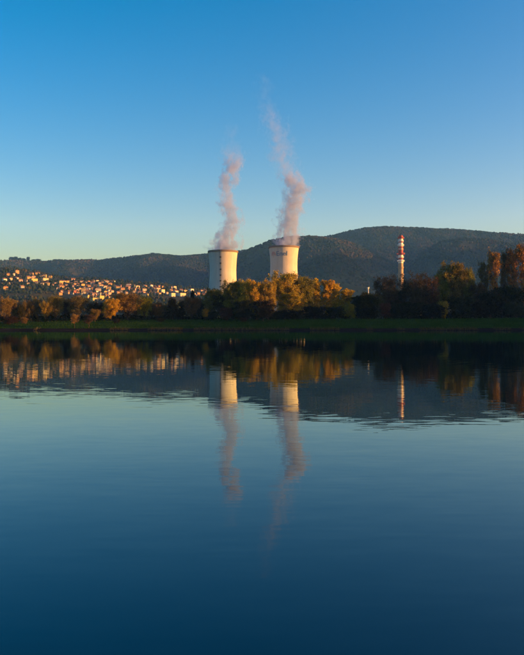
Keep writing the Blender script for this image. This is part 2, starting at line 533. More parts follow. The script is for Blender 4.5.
# ------------------------------------------------------------------ cooling towers
def shell_mat(name):
    m, nt, out = new_mat(name)
    tc = N(nt, 'ShaderNodeTexCoord')
    b = N(nt, 'ShaderNodeBsdfPrincipled', Roughness=0.9); b.inputs['Specular IOR Level'].default_value = 0.15
    mp = N(nt, 'ShaderNodeMapping'); mp.inputs['Scale'].default_value = (1, 1, 0.06)
    nt.links.new(tc.outputs['Object'], mp.inputs['Vector'])
    n1 = N(nt, 'ShaderNodeTexNoise', Scale=0.30, Detail=6, Roughness=0.6); nt.links.new(mp.outputs[0], n1.inputs['Vector'])
    n2 = N(nt, 'ShaderNodeTexNoise', Scale=0.05, Detail=5, Roughness=0.6); nt.links.new(tc.outputs['Object'], n2.inputs['Vector'])
    mx = N(nt, 'ShaderNodeMath', operation='ADD'); nt.links.new(n1.outputs['Fac'], mx.inputs[0]); nt.links.new(n2.outputs['Fac'], mx.inputs[1])
    hf = N(nt, 'ShaderNodeMath', operation='MULTIPLY'); hf.inputs[1].default_value = 0.5; nt.links.new(mx.outputs[0], hf.inputs[0])
    cr = N(nt, 'ShaderNodeValToRGB'); el = cr.color_ramp.elements
    el[0].position = 0.32; el[0].color = (0.33, 0.305, 0.265, 1); el[1].position = 0.62; el[1].color = (0.47, 0.445, 0.39, 1)
    nt.links.new(hf.outputs[0], cr.inputs['Fac']); nt.links.new(cr.outputs[0], b.inputs['Base Color'])
    nt.links.new(b.outputs[0], out.inputs['Surface'])
    return m


M_shell = shell_mat('weathered_concrete')
M_rim = plain_mat('stained_rim', (0.16, 0.12, 0.09), 0.9)
M_dark = plain_mat('dark_steel', (0.05, 0.045, 0.045), 0.7)
M_blue = plain_mat('blue_paint', (0.10, 0.15, 0.25), 0.6, 0.05)
M_pink = plain_mat('faded_red_paint', (0.42, 0.24, 0.21), 0.7, 0.05)
M_conc = plain_mat('grey_concrete', (0.33, 0.30, 0.27), 0.9)

TW_H = 100.0


def shell_r(z, rt):
    """hyperbolic profile: throat at three quarters of the height"""
    zt = 0.70 * TW_H; r0 = rt * 0.905
    if z > zt: return r0 * math.sqrt(1 + ((z - zt) / (TW_H * 0.62)) ** 2)
    return r0 * math.sqrt(1 + ((z - zt) / (TW_H * 0.66)) ** 2)


def cooling_tower(px, py_rim, d, half_px, label):
    x = px_x(px, d); ztop = px_z(py_rim, d); z0 = ztop - TW_H
    rt = half_px / F * d
    g = lz(x, d)
    root = empty('cooling_tower', (x, d, z0))
    tag(root, label, 'cooling tower', 'pair of cooling towers')
    # shell with shallow meridional ribs, outside and inside skins
    zb = 7.0; nz, na = 40, 288
    V = []; Fc = []
    for j in range(nz + 1):
        z = zb + (TW_H - 1.6 - zb) * j / nz; rr = shell_r(z, rt)
        for k in range(na):
            t = 2 * math.pi * k / na
            q = rr + (0.08 if k % 4 == 0 else 0.0)
            V.append((q * math.cos(t), q * math.sin(t), z))
    for j in range(nz):
        for k in range(na):
            Fc.append((j * na + k, j * na + (k + 1) % na, (j + 1) * na + (k + 1) % na, (j + 1) * na + k))
    b0 = len(V)
    for j in range(nz + 1):
        z = zb + (TW_H - 1.6 - zb) * j / nz; rr = shell_r(z, rt) - 0.6
        for k in range(na):
            t = 2 * math.pi * k / na; V.append((rr * math.cos(t), rr * math.sin(t), z))
    for j in range(nz):
        for k in range(na):
            Fc.append((b0 + j * na + k, b0 + (j + 1) * na + k, b0 + (j + 1) * na + (k + 1) % na, b0 + j * na + (k + 1) % na))
    for k in range(na):
        Fc.append((k, b0 + k, b0 + (k + 1) % na, (k + 1) % na))
    link_mesh('shell', mesh_py('shell', V, Fc), root, M_shell)
    rim = MB().ring(shell_r(TW_H, rt) - 0.9, shell_r(TW_H, rt) + 1.0, TW_H - 1.6, TW_H, 128).build('rim', M_rim, root)
    tag(rim, 'dark stained rim ring')
    MB().ring(shell_r(TW_H, rt) + 0.75, shell_r(TW_H, rt) + 0.9, TW_H, TW_H + 1.1, 96).build('railing', M_rim, rim)
    # slanting legs under the shell
    rb = shell_r(zb, rt) - 0.3; rg = shell_r(0, rt)
    for k in range(28):
        t0 = 2 * math.pi * k / 28; t1 = 2 * math.pi * (k + 0.5) / 28; t2 = 2 * math.pi * (k + 1) / 28
        lg = MB()
        lg.bar((rg * math.cos(t1), rg * math.sin(t1), -3), (rb * math.cos(t0), rb * math.sin(t0), zb + 0.5), 0.55, 0.5, 6)
        lg.bar((rg * math.cos(t1), rg * math.sin(t1), -3), (rb * math.cos(t2), rb * math.sin(t2), zb + 0.5), 0.55, 0.5, 6)
        lg.build('leg', M_conc, root)
    MB().ring(rg - 4, rg + 3, min(g - z0, 0) - 4, -0.5, 96).build('basin', M_conc, root)
    return root, rt, x, d


def shell_pt(rt, ang, z, off):
    """point on the shell seen from the lake: angle 0 faces the camera, positive to the right"""
    q = shell_r(z, rt) + off
    return Vector((q * math.sin(ang), -q * math.cos(ang), z))


t1, rt1, tx1, td1 = cooling_tower(223.0, 251.8, 1120, 14.55, 'left cooling tower with a dark stair of landings up its pale shell')
st = MB()
A = R(-7)
for z in np.arange(4, TW_H - 2, 3.0):
    for da in (-0.03, 0.03):
        st.bar(shell_pt(rt1, A + da, z, 0.9), shell_pt(rt1, A + da, z + 3.0, 0.9), 0.10, 0.10, 4)
    st.bar(shell_pt(rt1, A - 0.03, z, 0.9), shell_pt(rt1, A + 0.03, z + 1.5, 0.9), 0.08, 0.08, 4)
    st.bar(shell_pt(rt1, A + 0.03, z + 1.5, 0.9), shell_pt(rt1, A - 0.03, z + 3, 0.9), 0.08, 0.08, 4)
    st.bar(shell_pt(rt1, A, z, -0.1), shell_pt(rt1, A, z, 1.0), 0.08, 0.08, 4)
stair = st.build('stair', M_dark, t1)
for py in (258.3, 264.3, 270.2, 276.0, 281.5, 287.5, 293.5, 300):
    z = px_z(py, td1) - (px_z(251.8, td1) - TW_H)
    if z < 5: continue
    p = MB()
    c0 = [shell_pt(rt1, A + da, z, off) for da, off in ((-0.055, -0.05), (0.055, -0.05), (0.055, 1.5), (-0.055, 1.5))]
    V = [Vector((c.x, c.y, z - 1.0)) for c in c0] + [Vector((c.x, c.y, z + 0.9)) for c in c0]
    p.add(V, [(3, 2, 1, 0), (4, 5, 6, 7), (0, 1, 5, 4), (1, 2, 6, 5), (2, 3, 7, 6), (3, 0, 4, 7)])
    p.build('landing', M_dark, stair)

t2, rt2, tx2, td2 = cooling_tower(283.8, 247.4, 1190, 14.9, 'right cooling tower with blue lettering and emblem near its rim')
# lettering wrapped round the shell
cu = bpy.data.curves.new('lettering_curve', 'FONT'); cu.body = 'Enel'; cu.size = 10.0; cu.resolution_u = 4
cu.offset = 0.05
to = bpy.data.objects.new('lettering_tmp', cu); COL.objects.link(to)
dg = bpy.context.evaluated_depsgraph_get(); dg.update()
tm = to.evaluated_get(dg).to_mesh()
tv = np.array([v.co[:] for v in tm.vertices]); tf = [tuple(p.vertices) for p in tm.polygons]
to.evaluated_get(dg).to_mesh_clear()
bpy.data.objects.remove(to)
tv[:, 0] -= tv[:, 0].min(); tv[:, 1] -= tv[:, 1].min()
wid = tv[:, 0].max(); hei = tv[:, 1].max()
zt0 = px_z(256.9, td2) - (px_z(247.4, td2) - TW_H); zt1 = px_z(252.5, td2) - (px_z(247.4, td2) - TW_H)
a0, a1 = R(-32), R(12)
LV = []
for v in tv:
    LV.append(shell_pt(rt2, a0 + (a1 - a0) * v[0] / wid, zt0 + (zt1 - zt0) * v[1] / hei, 0.30))
LV2 = []
for v in tv:
    LV2.append(shell_pt(rt2, a0 + (a1 - a0) * v[0] / wid, zt0 + (zt1 - zt0) * v[1] / hei, 0.05))
nV = len(LV)
lf = list(tf) + [tuple(i + nV for i in reversed(f)) for f in tf]
from collections import Counter
ec = Counter()
for f in tf:
    for i in range(len(f)): ec[(f[i], f[(i + 1) % len(f)])] += 1
for (i, j) in ec:
    if (j, i) not in ec: lf.append((j, i, i + nV, j + nV))
lett = link_mesh('lettering', mesh_py('lettering', LV + LV2, lf), t2, M_blue)
tag(lett, 'dark blue Enel lettering below the rim')
em = MB()
ac, zc_ = R(-48), (zt0 + zt1) / 2 - 2.0
for k in range(9):
    t = R(90 + (k - 4) * 24)
    pts = []
    for rr_, w_ in ((2.0, 0.35), (5.6, 0.75)):
        for sgn in (-1, 1):
            du = rr_ * math.cos(t) - sgn * w_ * math.sin(t); dz = rr_ * math.sin(t) + sgn * w_ * math.cos(t)
            pts.append((du, dz))
    P = [shell_pt(rt2, ac + du / rt2, zc_ + dz, 0.30) for du, dz in pts] + [shell_pt(rt2, ac + du / rt2, zc_ + dz, 0.05) for du, dz in pts]
    em.add(P, [(0, 1, 3, 2), (4, 6, 7, 5), (0, 2, 6, 4), (1, 5, 7, 3), (2, 3, 7, 6), (0, 4, 5, 1)])
em.add([shell_pt(rt2, ac + du / rt2, zc_ + dz, o_) for o_ in (0.3, 0.05) for du, dz in ((-.45, -4.5), (.45, -4.5), (.35, 1.2), (-.35, 1.2))],
       [(0, 1, 2, 3), (7, 6, 5, 4), (0, 4, 5, 1), (1, 5, 6, 2), (2, 6, 7, 3), (3, 7, 4, 0)])
tag(em.build('emblem', M_pink, t2), 'faded red fan-shaped emblem left of the lettering')

# ------------------------------------------------------------------ striped chimney
M_red = plain_mat('red_paint', (0.33, 0.095, 0.075), 0.6, 0.18, 0.5)
M_white = plain_mat('white_paint', (0.72, 0.70, 0.66), 0.6, 0.08, 0.5)
M_stack = plain_mat('chimney_concrete', (0.36, 0.27, 0.17), 0.9, 0.15, 0.3)
dch = 1260.0
chx = px_x(400.7, dch); chg = lz(chx, dch)
ch = empty('chimney', (chx, dch, chg))
tag(ch, 'tall chimney banded red and white with ring platforms above the right trees', 'chimney')


def chz(py): return px_z(py, dch) - chg


k_px = dch / F
rr0, rr1 = 2.5 * k_px, 2.2 * k_px
ztop = chz(236.3)


def chr_(z): return 3.1 * k_px + (rr1 - 3.1 * k_px) * (z / ztop) ** 0.7


edges = [236.3, 238.8, 241.2, 242.9, 246.6, 248.4, 250.2, 252.2, 255.0, 257.8, 259.8, 263.2]
cols = [M_red, M_white, M_red, M_white, M_red, M_white, M_red, M_red, M_white, M_red, M_white]
for i in range(len(cols)):
    za, zb_ = chz(edges[i + 1]), chz(edges[i])
    MB().lathe([(chr_(za), za), (chr_(zb_), zb_)], 40, cap=(i == 0)).build('red_band' if cols[i] is M_red else 'white_band', cols[i], ch, False)
MB().lathe([(chr_(z), z) for z in np.linspace(-2, chz(263.2), 14)], 40).build('shaft', M_stack, ch, True)
for py, ex, mt in ((238.3, 1.5, M_red), (241.4, 0.8, M_white), (245.6, 1.3, M_white), (249.8, 0.8, M_red), (254.2, 2.5, M_red), (257.6, 0.9, M_white), (261.3, 1.7, M_white), (268.0, 0.8, M_stack), (275.0, 1.0, M_stack)):
    z = chz(py); rr_ = chr_(z)
    pf = MB().ring(rr_ - 0.2, rr_ + ex * k_px * 0.75, z - 0.35, z, 40).build('platform', mt, ch)
    q = MB().ring(rr_ + ex * k_px * 0.75 - 0.25, rr_ + ex * k_px * 0.75 - 0.05, z + 0.9, z + 1.7, 40)
    for k in range(16):
        t = 2 * math.pi * k / 16; c, s_ = math.cos(t), math.sin(t); ro = rr_ + ex * k_px * 0.75 - 0.15
        q.bar((ro * c, ro * s_, z), (ro * c, ro * s_, z + 1.1), 0.08, 0.08, 4)
        q.bar(((rr_ - 0.1) * c, (rr_ - 0.1) * s_, z - 2.0), ((ro) * c, (ro) * s_, z - 0.3), 0.10, 0.10, 4)
    q.build('railing', mt, pf)
MB().ring(rr1 * 0.75, rr1 * 0.9, ztop, ztop + 1.2, 32).build('flue', M_red, ch)

# ------------------------------------------------------------------ steam
def steam(px_base, d, path, label, seed, dens):
    """path: list of (column, row, half width in px, strength)"""
    xb = px_x(px_base, d); zb = px_z(path[0][1], d)
    root_loc = (xb, d, zb)
    P = [((p[0] - px_base) / F * d, px_z(p[1], d) - zb, p[2] / F * d, p[3]) for p in path]
    Hh = P[-1][1]
    zz = np.array([p[1] for p in P]); cx = np.array([p[0] for p in P]); rr = np.array([p[2] for p in P]); ss = np.array([p[3] for p in P])
    # envelope
    V = []; Fc = []; n = 20; L = 60
    for j in range(L + 1):
        z = Hh * j / L; c = np.interp(z, zz, cx); q = np.interp(z, zz, rr) * (2.15 if z > 6 else 1.15 + z / 6.0)
        if j == L: q *= 0.5
        if j == 0: q = min(q, 21.0)
        for k in range(n):
            t = 2 * math.pi * k / n; V.append((c + q * math.cos(t), q * math.sin(t), z))
    for j in range(L):
        for k in range(n):
            Fc.append((j * n + k, j * n + (k + 1) % n, (j + 1) * n + (k + 1) % n, (j + 1) * n + k))
    Fc.append(tuple(range(n - 1, -1, -1))); Fc.append(tuple(range(L * n, (L + 1) * n)))
    m, nt, out = new_mat('steam')
    tc = N(nt, 'ShaderNodeTexCoord')
    # turbulence pushes the sample point about
    nw = N(nt, 'ShaderNodeTexNoise', Scale=0.032, Detail=2); nt.links.new(tc.outputs['Object'], nw.inputs['Vector'])
    mpw = N(nt, 'ShaderNodeVectorMath', operation='SUBTRACT'); mpw.inputs[1].default_value = (0.5, 0.5, 0.5); nt.links.new(nw.outputs['Color'], mpw.inputs[0])
    mlw = N(nt, 'ShaderNodeVectorMath', operation='SCALE'); mlw.inputs['Scale'].default_value = 22.0; nt.links.new(mpw.outputs[0], mlw.inputs[0])
    adw = N(nt, 'ShaderNodeVectorMath', operation='ADD'); nt.links.new(tc.outputs['Object'], adw.inputs[0]); nt.links.new(mlw.outputs[0], adw.inputs[1])
    sp = N(nt, 'ShaderNodeSeparateXYZ'); nt.links.new(adw.outputs[0], sp.inputs[0])
    sp0 = N(nt, 'ShaderNodeSeparateXYZ'); nt.links.new(tc.outputs['Object'], sp0.inputs[0])
    zn = N(nt, 'ShaderNodeMath', operation='DIVIDE'); zn.inputs[1].default_value = Hh; nt.links.new(sp0.outputs[2], zn.inputs[0])

    def curve(vals, lo, hi):
        fc = N(nt, 'ShaderNodeFloatCurve'); c = fc.mapping.curves[0]
        pts = [(z / Hh, (v - lo) / (hi - lo)) for z, v in zip(zz, vals)]
        while len(c.points) < len(pts): c.points.new(0.5, 0.5)
        for q, (a_, b_) in zip(c.points, pts): q.location = (a_, b_)
        fc.mapping.update()
        nt.links.new(zn.outputs[0], fc.inputs['Value'])
        mr = N(nt, 'ShaderNodeMapRange'); mr.inputs['To Min'].default_value = lo; mr.inputs['To Max'].default_value = hi
        nt.links.new(fc.outputs[0], mr.inputs['Value'])
        return mr.outputs[0]
    ccx = curve(cx, min(cx) - 1, max(cx) + 1); crr = curve(rr, 0, max(rr) + 1); css = curve(ss, 0, 1.0001)

    def mth(op, a_, b_=None):
        q = N(nt, 'ShaderNodeMath', operation=op)
        for i, v in enumerate((a_, b_)):
            if v is None: continue
            if isinstance(v, (int, float)): q.inputs[i].default_value = v
            else: nt.links.new(v, q.inputs[i])
        return q.outputs[0]
    dx = mth('SUBTRACT', sp.outputs[0], ccx)
    rad = mth('SQRT', mth('ADD', mth('MULTIPLY', dx, dx), mth('MULTIPLY', sp.outputs[1], sp.outputs[1])))
    rn = mth('DIVIDE', rad, crr)
    mp = N(nt, 'ShaderNodeMapping'); mp.inputs['Location'].default_value = (seed, seed, 0); mp.inputs['Scale'].default_value = (1, 1, 0.8)
    nt.links.new(tc.outputs['Object'], mp.inputs['Vector'])
    nd = N(nt, 'ShaderNodeTexNoise', Scale=0.10, Detail=7, Roughness=0.66); nt.links.new(mp.outputs[0], nd.inputs['Vector'])
    # density: solid core, ragged edge
    nn = mth('MULTIPLY', mth('SUBTRACT', nd.outputs['Fac'], 0.5), 6.4)
    e = mth('ADD', mth('SUBTRACT', 1.30, rn), nn)
    # thin upper part breaks into wisps
    e2 = mth('SUBTRACT', e, mth('MULTIPLY', mth('SUBTRACT', 1.0, css), 0.55))
    ecl = N(nt, 'ShaderNodeMapRange'); ecl.interpolation_type = 'SMOOTHSTEP'; ecl.inputs['From Min'].default_value = 0.0; ecl.inputs['From Max'].default_value = 0.75
    nt.links.new(e2, ecl.inputs['Value'])
    den = mth('MULTIPLY', mth('MULTIPLY', ecl.outputs[0], css), dens)
    pv = N(nt, 'ShaderNodeVolumePrincipled'); pv.inputs['Color'].default_value = (0.50, 0.60, 0.90, 1); pv.inputs['Anisotropy'].default_value = 0.2
    nt.links.new(den, pv.inputs['Density'])
    nt.links.new(pv.outputs[0], out.inputs['Volume'])
    m.cycles.volume_step_rate = 0.25
    o = link_mesh('steam_plume', mesh_py('steam_plume', V, Fc), None, m)
    o.location = root_loc
    tag(o, label, 'steam', 'steam plumes')
    return o


steam(223.5, td1, [(224, 251.2, 11.5, 1), (225, 243, 11, 1), (228, 232, 8.5, .95), (231, 221, 7.5, .9), (230.5, 212, 7.5, .85), (228, 203, 7, .8), (226.3, 194, 6.5, .8), (227, 184, 6.5, .8), (230.5, 174, 7, .85), (233, 165, 7.5, .8), (234, 158, 10.5, .36), (233, 152, 12, .16), (232, 142, 10, .05), (231, 128, 7, .06), (231, 122, 6, .0)],
      'shorter curling steam plume rising from the left cooling tower', 4.0, 0.09)
steam(284.5, td2, [(288.5, 246.8, 9.8, 1), (288, 238, 9.5, 1), (288, 228, 9, .95), (288.5, 218, 8.5, .9), (292, 208, 9, .9), (297, 198, 9.5, .85), (297, 190, 10, .85), (293.5, 181, 9, .75), (289, 174, 10, .38), (284.5, 165, 11.5, .22), (282, 154, 12.5, .19), (280.5, 142, 12.5, .17), (276, 130, 11.5, .15), (271.5, 118, 11, .15), (268, 106, 10, .06), (265, 92, 10, .03), (263, 82, 9, .04), (262, 72, 7, .0)],
      'taller bending steam plume rising from the right cooling tower', 17.0, 0.09)
# ------------------------------------------------------------------ village houses on the hillside
M_roof = coarse_mat('terracotta_tiles', [(0.3, (0.13, 0.07, 0.048)), (0.7, (0.23, 0.125, 0.08))], scale=0.6, rough=0.9)
M_roof2 = coarse_mat('weathered_tiles', [(0.3, (0.13, 0.085, 0.065)), (0.7, (0.22, 0.14, 0.10))], scale=0.6, rough=0.9)
M_glass = plain_mat('window_glass', (0.03, 0.035, 0.04), 0.2, 0.1)
WALLS = {'cream': (0.60, 0.54, 0.38), 'yellow': (0.60, 0.45, 0.16), 'ochre': (0.50, 0.31, 0.12), 'white': (0.66, 0.64, 0.60), 'pink': (0.50, 0.35, 0.29), 'red': (0.42, 0.12, 0.08), 'grey': (0.34, 0.33, 0.32), 'orange': (0.50, 0.30, 0.15)}
WM = {k: plain_mat(k + '_plaster', tuple(0.85 * c for c in v), 0.9, 0.08, 0.3) for k, v in WALLS.items()}
win_me = mesh_py('window', [(-.6, 0, -.8), (.6, 0, -.8), (.6, 0, .8), (-.6, 0, .8), (-.6, -.09, -.8), (.6, -.09, -.8), (.6, -.09, .8), (-.6, -.09, .8)],
                 [(4, 5, 6, 7), (0, 4, 7, 3), (1, 2, 6, 5), (3, 7, 6, 2), (0, 1, 5, 4)])
win_me.materials.append(M_glass)
house_tops = []   # footprints, to keep bushes out of them


def house(px, py_mid, wpx, hpx, colour, roof, yaw, kind, label):
    base_py = py_mid + hpx * 0.5
    x, d, z = hit(px, base_py)
    k = d / F
    yw = R(yaw)
    h = max(4.0, hpx * k * 0.72)
    L = max(6.0, wpx * k / (abs(math.cos(yw)) + 0.62 * abs(math.sin(yw)))); W = L * 0.62
    if kind == 'tower': W = L * 0.95
    root = empty('house', (x, d, z - 0.4), yw)
    tag(root, label, 'house', 'houses of the hillside village')
    wl = MB()
    rh = 0.34 * W
    a, b_ = L / 2, W / 2
    zb = -5.0    # footing in the slope
    if kind == 'gable':
        V = [(-a, -b_, zb), (a, -b_, zb), (a, b_, zb), (-a, b_, zb), (-a, -b_, h), (a, -b_, h), (a, b_, h), (-a, b_, h), (-a, 0, h + rh), (a, 0, h + rh)]
        wl.add(V, [(0, 1, 5, 4), (2, 3, 7, 6), (1, 2, 6, 9, 5), (3, 0, 4, 8, 7)])
    else:
        wl.box(-a, a, -b_, b_, zb, h)
    wl.build('wall', WM[colour], root)
    rf = MB(); e = 0.5
    if kind == 'gable':
        s = rh / b_
        for sg in (-1, 1):
            y0 = sg * (b_ + e); z0 = h - e * s
            V = [(-a - e, y0, z0 + .05), (a + e, y0, z0 + .05), (a + e, 0, h + rh + .05), (-a - e, 0, h + rh + .05), (-a - e, y0, z0 + .4), (a + e, y0, z0 + .4), (a + e, 0, h + rh + .4), (-a - e, 0, h + rh + .4)]
            rf.add(V, [(0, 1, 2, 3), (4, 5, 6, 7), (0, 1, 5, 4), (1, 2, 6, 5), (3, 0, 4, 7)])
    elif kind == 'flat':
        rf.box(-a - .3, a + .3, -b_ - .3, b_ + .3, h, h + .7)
    else:
        r2 = max(0.0, a - b_)
        V = [(-a - e, -b_ - e, h), (a + e, -b_ - e, h), (a + e, b_ + e, h), (-a - e, b_ + e, h), (-a - e, -b_ - e, h + .3), (a + e, -b_ - e, h + .3), (a + e, b_ + e, h + .3), (-a - e, b_ + e, h + .3), (-r2, 0, h + rh + .3), (r2 + .01, 0, h + rh + .3)]
        rf.add(V, [(3, 2, 1, 0), (0, 1, 5, 4), (1, 2, 6, 5), (2, 3, 7, 6), (3, 0, 4, 7), (4, 5, 9, 8), (6, 7, 8, 9), (5, 6, 9), (7, 4, 8)])
    ro = rf.build('roof', roof, root)
    if kind != 'flat' and L > 8:
        MB().box(a * .3, a * .3 + .9, b_ * .25, b_ * .25 + .9, h + rh * .3, h + rh + 1.3).build('chimney', M_roof2, ro)
    # windows on the two sides that look to the lake and to the sun
    nfl = max(1, int(h // 3.0)); nl = max(2, int(L // 3.6)); nw = max(1, int(W // 3.8))
    for fl in range(nfl):
        zc = 1.7 + fl * 3.0
        if zc + 1 > h: continue
        for i in range(nl):
            w = link_mesh('window', win_me, root); w.location = (-a + L * (i + .5) / nl, -b_ - 0.003, zc)
        for i in range(nw):
            w = link_mesh('window', win_me, root); w.location = (a + 0.003, -b_ + W * (i + .5) / nw, zc); w.rotation_euler = (0, 0, math.pi / 2)
    house_tops.append((x, d, L))
    return root


HS = [  # column, row, width, height, wall colour, kind   (read off the photograph)
    (17, 271.5, 4.2, 4.2, 'orange', 'hip'), (14.3, 274.3, 3.2, 2.6, 'white', 'hip'), (20.7, 276.2, 2.8, 2.6, 'pink', 'gable'), (4.6, 279.6, 4.2, 2.8, 'white', 'gable'), (11, 278.8, 3.2, 3, 'cream', 'hip'),
    (20.5, 280.4, 4.4, 2, 'pink', 'gable'), (33.6, 279.6, 7.6, 4.2, 'yellow', 'flat'), (31.3, 273.7, 4, 2.6, 'orange', 'gable'), (37.6, 273.3, 4.4, 2.6, 'yellow', 'gable'), (44.8, 275.4, 3.2, 3, 'yellow', 'hip'),
    (45, 278.9, 7, 3.4, 'cream', 'flat'), (50.4, 276.6, 3.2, 3, 'yellow', 'tower'), (40.4, 281.3, 2.6, 2.2, 'white', 'hip'), (36.6, 282.4, 2.6, 2, 'grey', 'gable'), (26, 280.6, 2.6, 2, 'grey', 'gable'),
    (2.4, 284.2, 3.6, 3, 'ochre', 'hip'), (5.6, 288, 5.4, 4.6, 'ochre', 'hip'), (22, 286.8, 4.4, 2.4, 'grey', 'gable'), (52, 285.3, 4, 3, 'pink', 'gable'), (55.3, 283.3, 2.8, 2.4, 'pink', 'hip'),
    (64.4, 281.6, 3.4, 2.6, 'cream', 'gable'), (67.8, 281.4, 3, 2.6, 'yellow', 'gable'), (73, 279.4, 4.2, 2.6, 'pink', 'gable'), (61, 286.8, 6.6, 3.2, 'orange', 'gable'), (66.3, 285, 3.2, 2.6, 'pink', 'hip'),
    (67.6, 288.5, 3.4, 3, 'cream', 'hip'), (74, 286.2, 4, 3, 'pink', 'gable'), (69.6, 291.3, 3.6, 3.6, 'orange', 'gable'), (74.7, 291.4, 3.2, 3.6, 'red', 'hip'), (83.3, 289.8, 3.8, 6.2, 'yellow', 'tower'),
    (62, 291.4, 4.2, 2.8, 'pink', 'gable'), (79.8, 288.8, 3, 3.2, 'pink', 'hip'), (93, 281, 3.4, 2.8, 'cream', 'hip'), (97.3, 281, 3.4, 2.8, 'white', 'hip'), (103, 280.9, 4, 2, 'yellow', 'gable'),
    (88, 286.4, 5.6, 3, 'orange', 'gable'), (94.3, 285.2, 5.4, 3.2, 'orange', 'flat'), (100.5, 285.6, 5.6, 3.4, 'cream', 'gable'), (98.3, 289.3, 6.2, 3.2, 'cream', 'hip'), (86, 296.4, 6.6, 3.2, 'yellow', 'gable'),
    (94.2, 299, 8.2, 4.6, 'yellow', 'flat'), (101, 296.9, 6.2, 5.2, 'yellow', 'flat'), (94, 294.2, 5.6, 2.6, 'pink', 'gable'), (104.7, 294, 3.6, 2.6, 'pink', 'gable'), (109.5, 290.6, 4, 3.6, 'white', 'hip'),
    (81, 293.8, 3.2, 2.4, 'cream', 'gable'), (57.5, 288.5, 3, 3.4, 'grey', 'tower'), (90.5, 291.2, 3.6, 2.8, 'grey', 'gable'), (105.5, 288.6, 3.2, 2.6, 'ochre', 'hip'), (71, 283.6, 3, 2.2, 'grey', 'gable'),
    (78, 284.2, 3.2, 2.4, 'ochre', 'gable'), (112.5, 281.9, 5, 1.8, 'white', 'gable'), (128.8, 285, 4.2, 4.4, 'white', 'tower'), (121.5, 286.2, 3.6, 2.8, 'orange', 'gable'), (115, 286.3, 3.6, 2.4, 'pink', 'gable'),
    (122.7, 288.9, 4.6, 3.4, 'orange', 'gable'), (133.4, 289.3, 5, 2.8, 'pink', 'gable'), (137.4, 286.8, 4.6, 4.8, 'cream', 'flat'), (145, 286.4, 4, 3, 'white', 'gable'), (151.3, 285.4, 3.4, 2.6, 'white', 'hip'),
    (153.6, 288.4, 3.4, 2.2, 'grey', 'gable'), (155.2, 286.8, 3, 2.4, 'pink', 'gable'), (145.4, 294.8, 6.2, 4.2, 'yellow', 'hip'), (118, 292.6, 4.2, 2.6, 'pink', 'gable'), (126.2, 292.8, 3.6, 2.6, 'grey', 'gable'),
    (159.6, 286.4, 4, 2.8, 'orange', 'hip'), (162.2, 290.5, 5.2, 4.6, 'cream', 'flat'), (170.6, 287.4, 3.2, 3.2, 'pink', 'gable'), (174.4, 287.2, 4, 3.8, 'cream', 'flat'), (181.4, 290.2, 4.4, 2.4, 'grey', 'gable'),
    (172.4, 294.2, 5.8, 4.8, 'cream', 'flat'), (181.6, 294, 8.4, 4.2, 'cream', 'flat'), (191.2, 290, 5.2, 4.8, 'white', 'flat'), (201.3, 290.9, 3.2, 2.8, 'pink', 'gable'), (205.4, 290.4, 3.4, 2.8, 'pink', 'gable'),
    (156.2, 293.5, 4, 2.4, 'pink', 'gable'), (150.5, 291, 3.4, 2.4, 'ochre', 'gable'), (139.8, 292.2, 3.6, 2.6, 'pink', 'gable'), (166.8, 292.8, 3, 2.6, 'grey', 'hip'), (198.4, 293.3, 3.6, 2.6, 'ochre', 'gable'),
]
rx = random.Random(77)      # the smaller roofs packed between the larger houses
for (x0, x1, y0, y1, n_) in ((58, 110, 281.5, 287, 16), (58, 112, 287, 294, 20), (78, 110, 293.5, 298, 6), (112, 165, 284.5, 292, 16), (165, 207, 288, 293.5, 8), (2, 56, 274, 284, 9)):
    tries = 0; got = 0
    while got < n_ and tries < 400:
        tries += 1
        cx_, cy_ = rx.uniform(x0, x1), rx.uniform(y0, y1)
        if x0 > 110: cy_ += (cx_ - 112) * 0.035
        if any(abs(cx_ - h_[0]) < (h_[2] + 2.6) * .42 and abs(cy_ - h_[1]) < 1.9 for h_ in HS): continue
        HS.append((round(cx_, 2), round(cy_, 2), rx.uniform(2.2, 5.4), rx.uniform(1.9, 3.6), rx.choice(['cream', 'pink', 'orange', 'white', 'ochre', 'yellow', 'grey']), rx.choice(['gable', 'gable', 'hip']))); got += 1
ORD = ['first', 'second', 'third', 'fourth', 'fifth', 'sixth', 'seventh', 'eighth', 'ninth', 'tenth', 'eleventh', 'twelfth', 'thirteenth', 'fourteenth', 'fifteenth', 'sixteenth']
KW = {'gable': 'gabled', 'hip': 'hip-roofed', 'flat': 'flat-roofed', 'tower': 'tall narrow'}


def zone(p): return 0 if p < 57 else (1 if p < 111 else 2)


ZN = ['on the scattered slope at far left', 'in the dense middle of the village', 'on the thin right edge of the village']
keys = {}
for h_ in HS: keys.setdefault((zone(h_[0]), h_[4], KW[h_[5]]), []).append(h_[0])
for k_ in keys: keys[k_].sort()
r = random.Random(12)
for (px, py, w, hh, c, kd) in HS:
    lst = keys[(zone(px), c, KW[kd])]
    if len(lst) == 1: lab = 'the only %s %s house %s' % (c, KW[kd], ZN[zone(px)])
    else: lab = '%s %s house %s, %s such from the left' % (c, KW[kd], ZN[zone(px)], ORD[lst.index(px)])
    house(px, py, w, hh, c, r.choice([M_roof, M_roof, M_roof2]), r.choice([r.uniform(24, 60), r.uniform(24, 60), r.uniform(-20, 15)]) if kd != 'flat' else r.uniform(38, 62), 'hip' if kd == 'tower' else kd, lab)

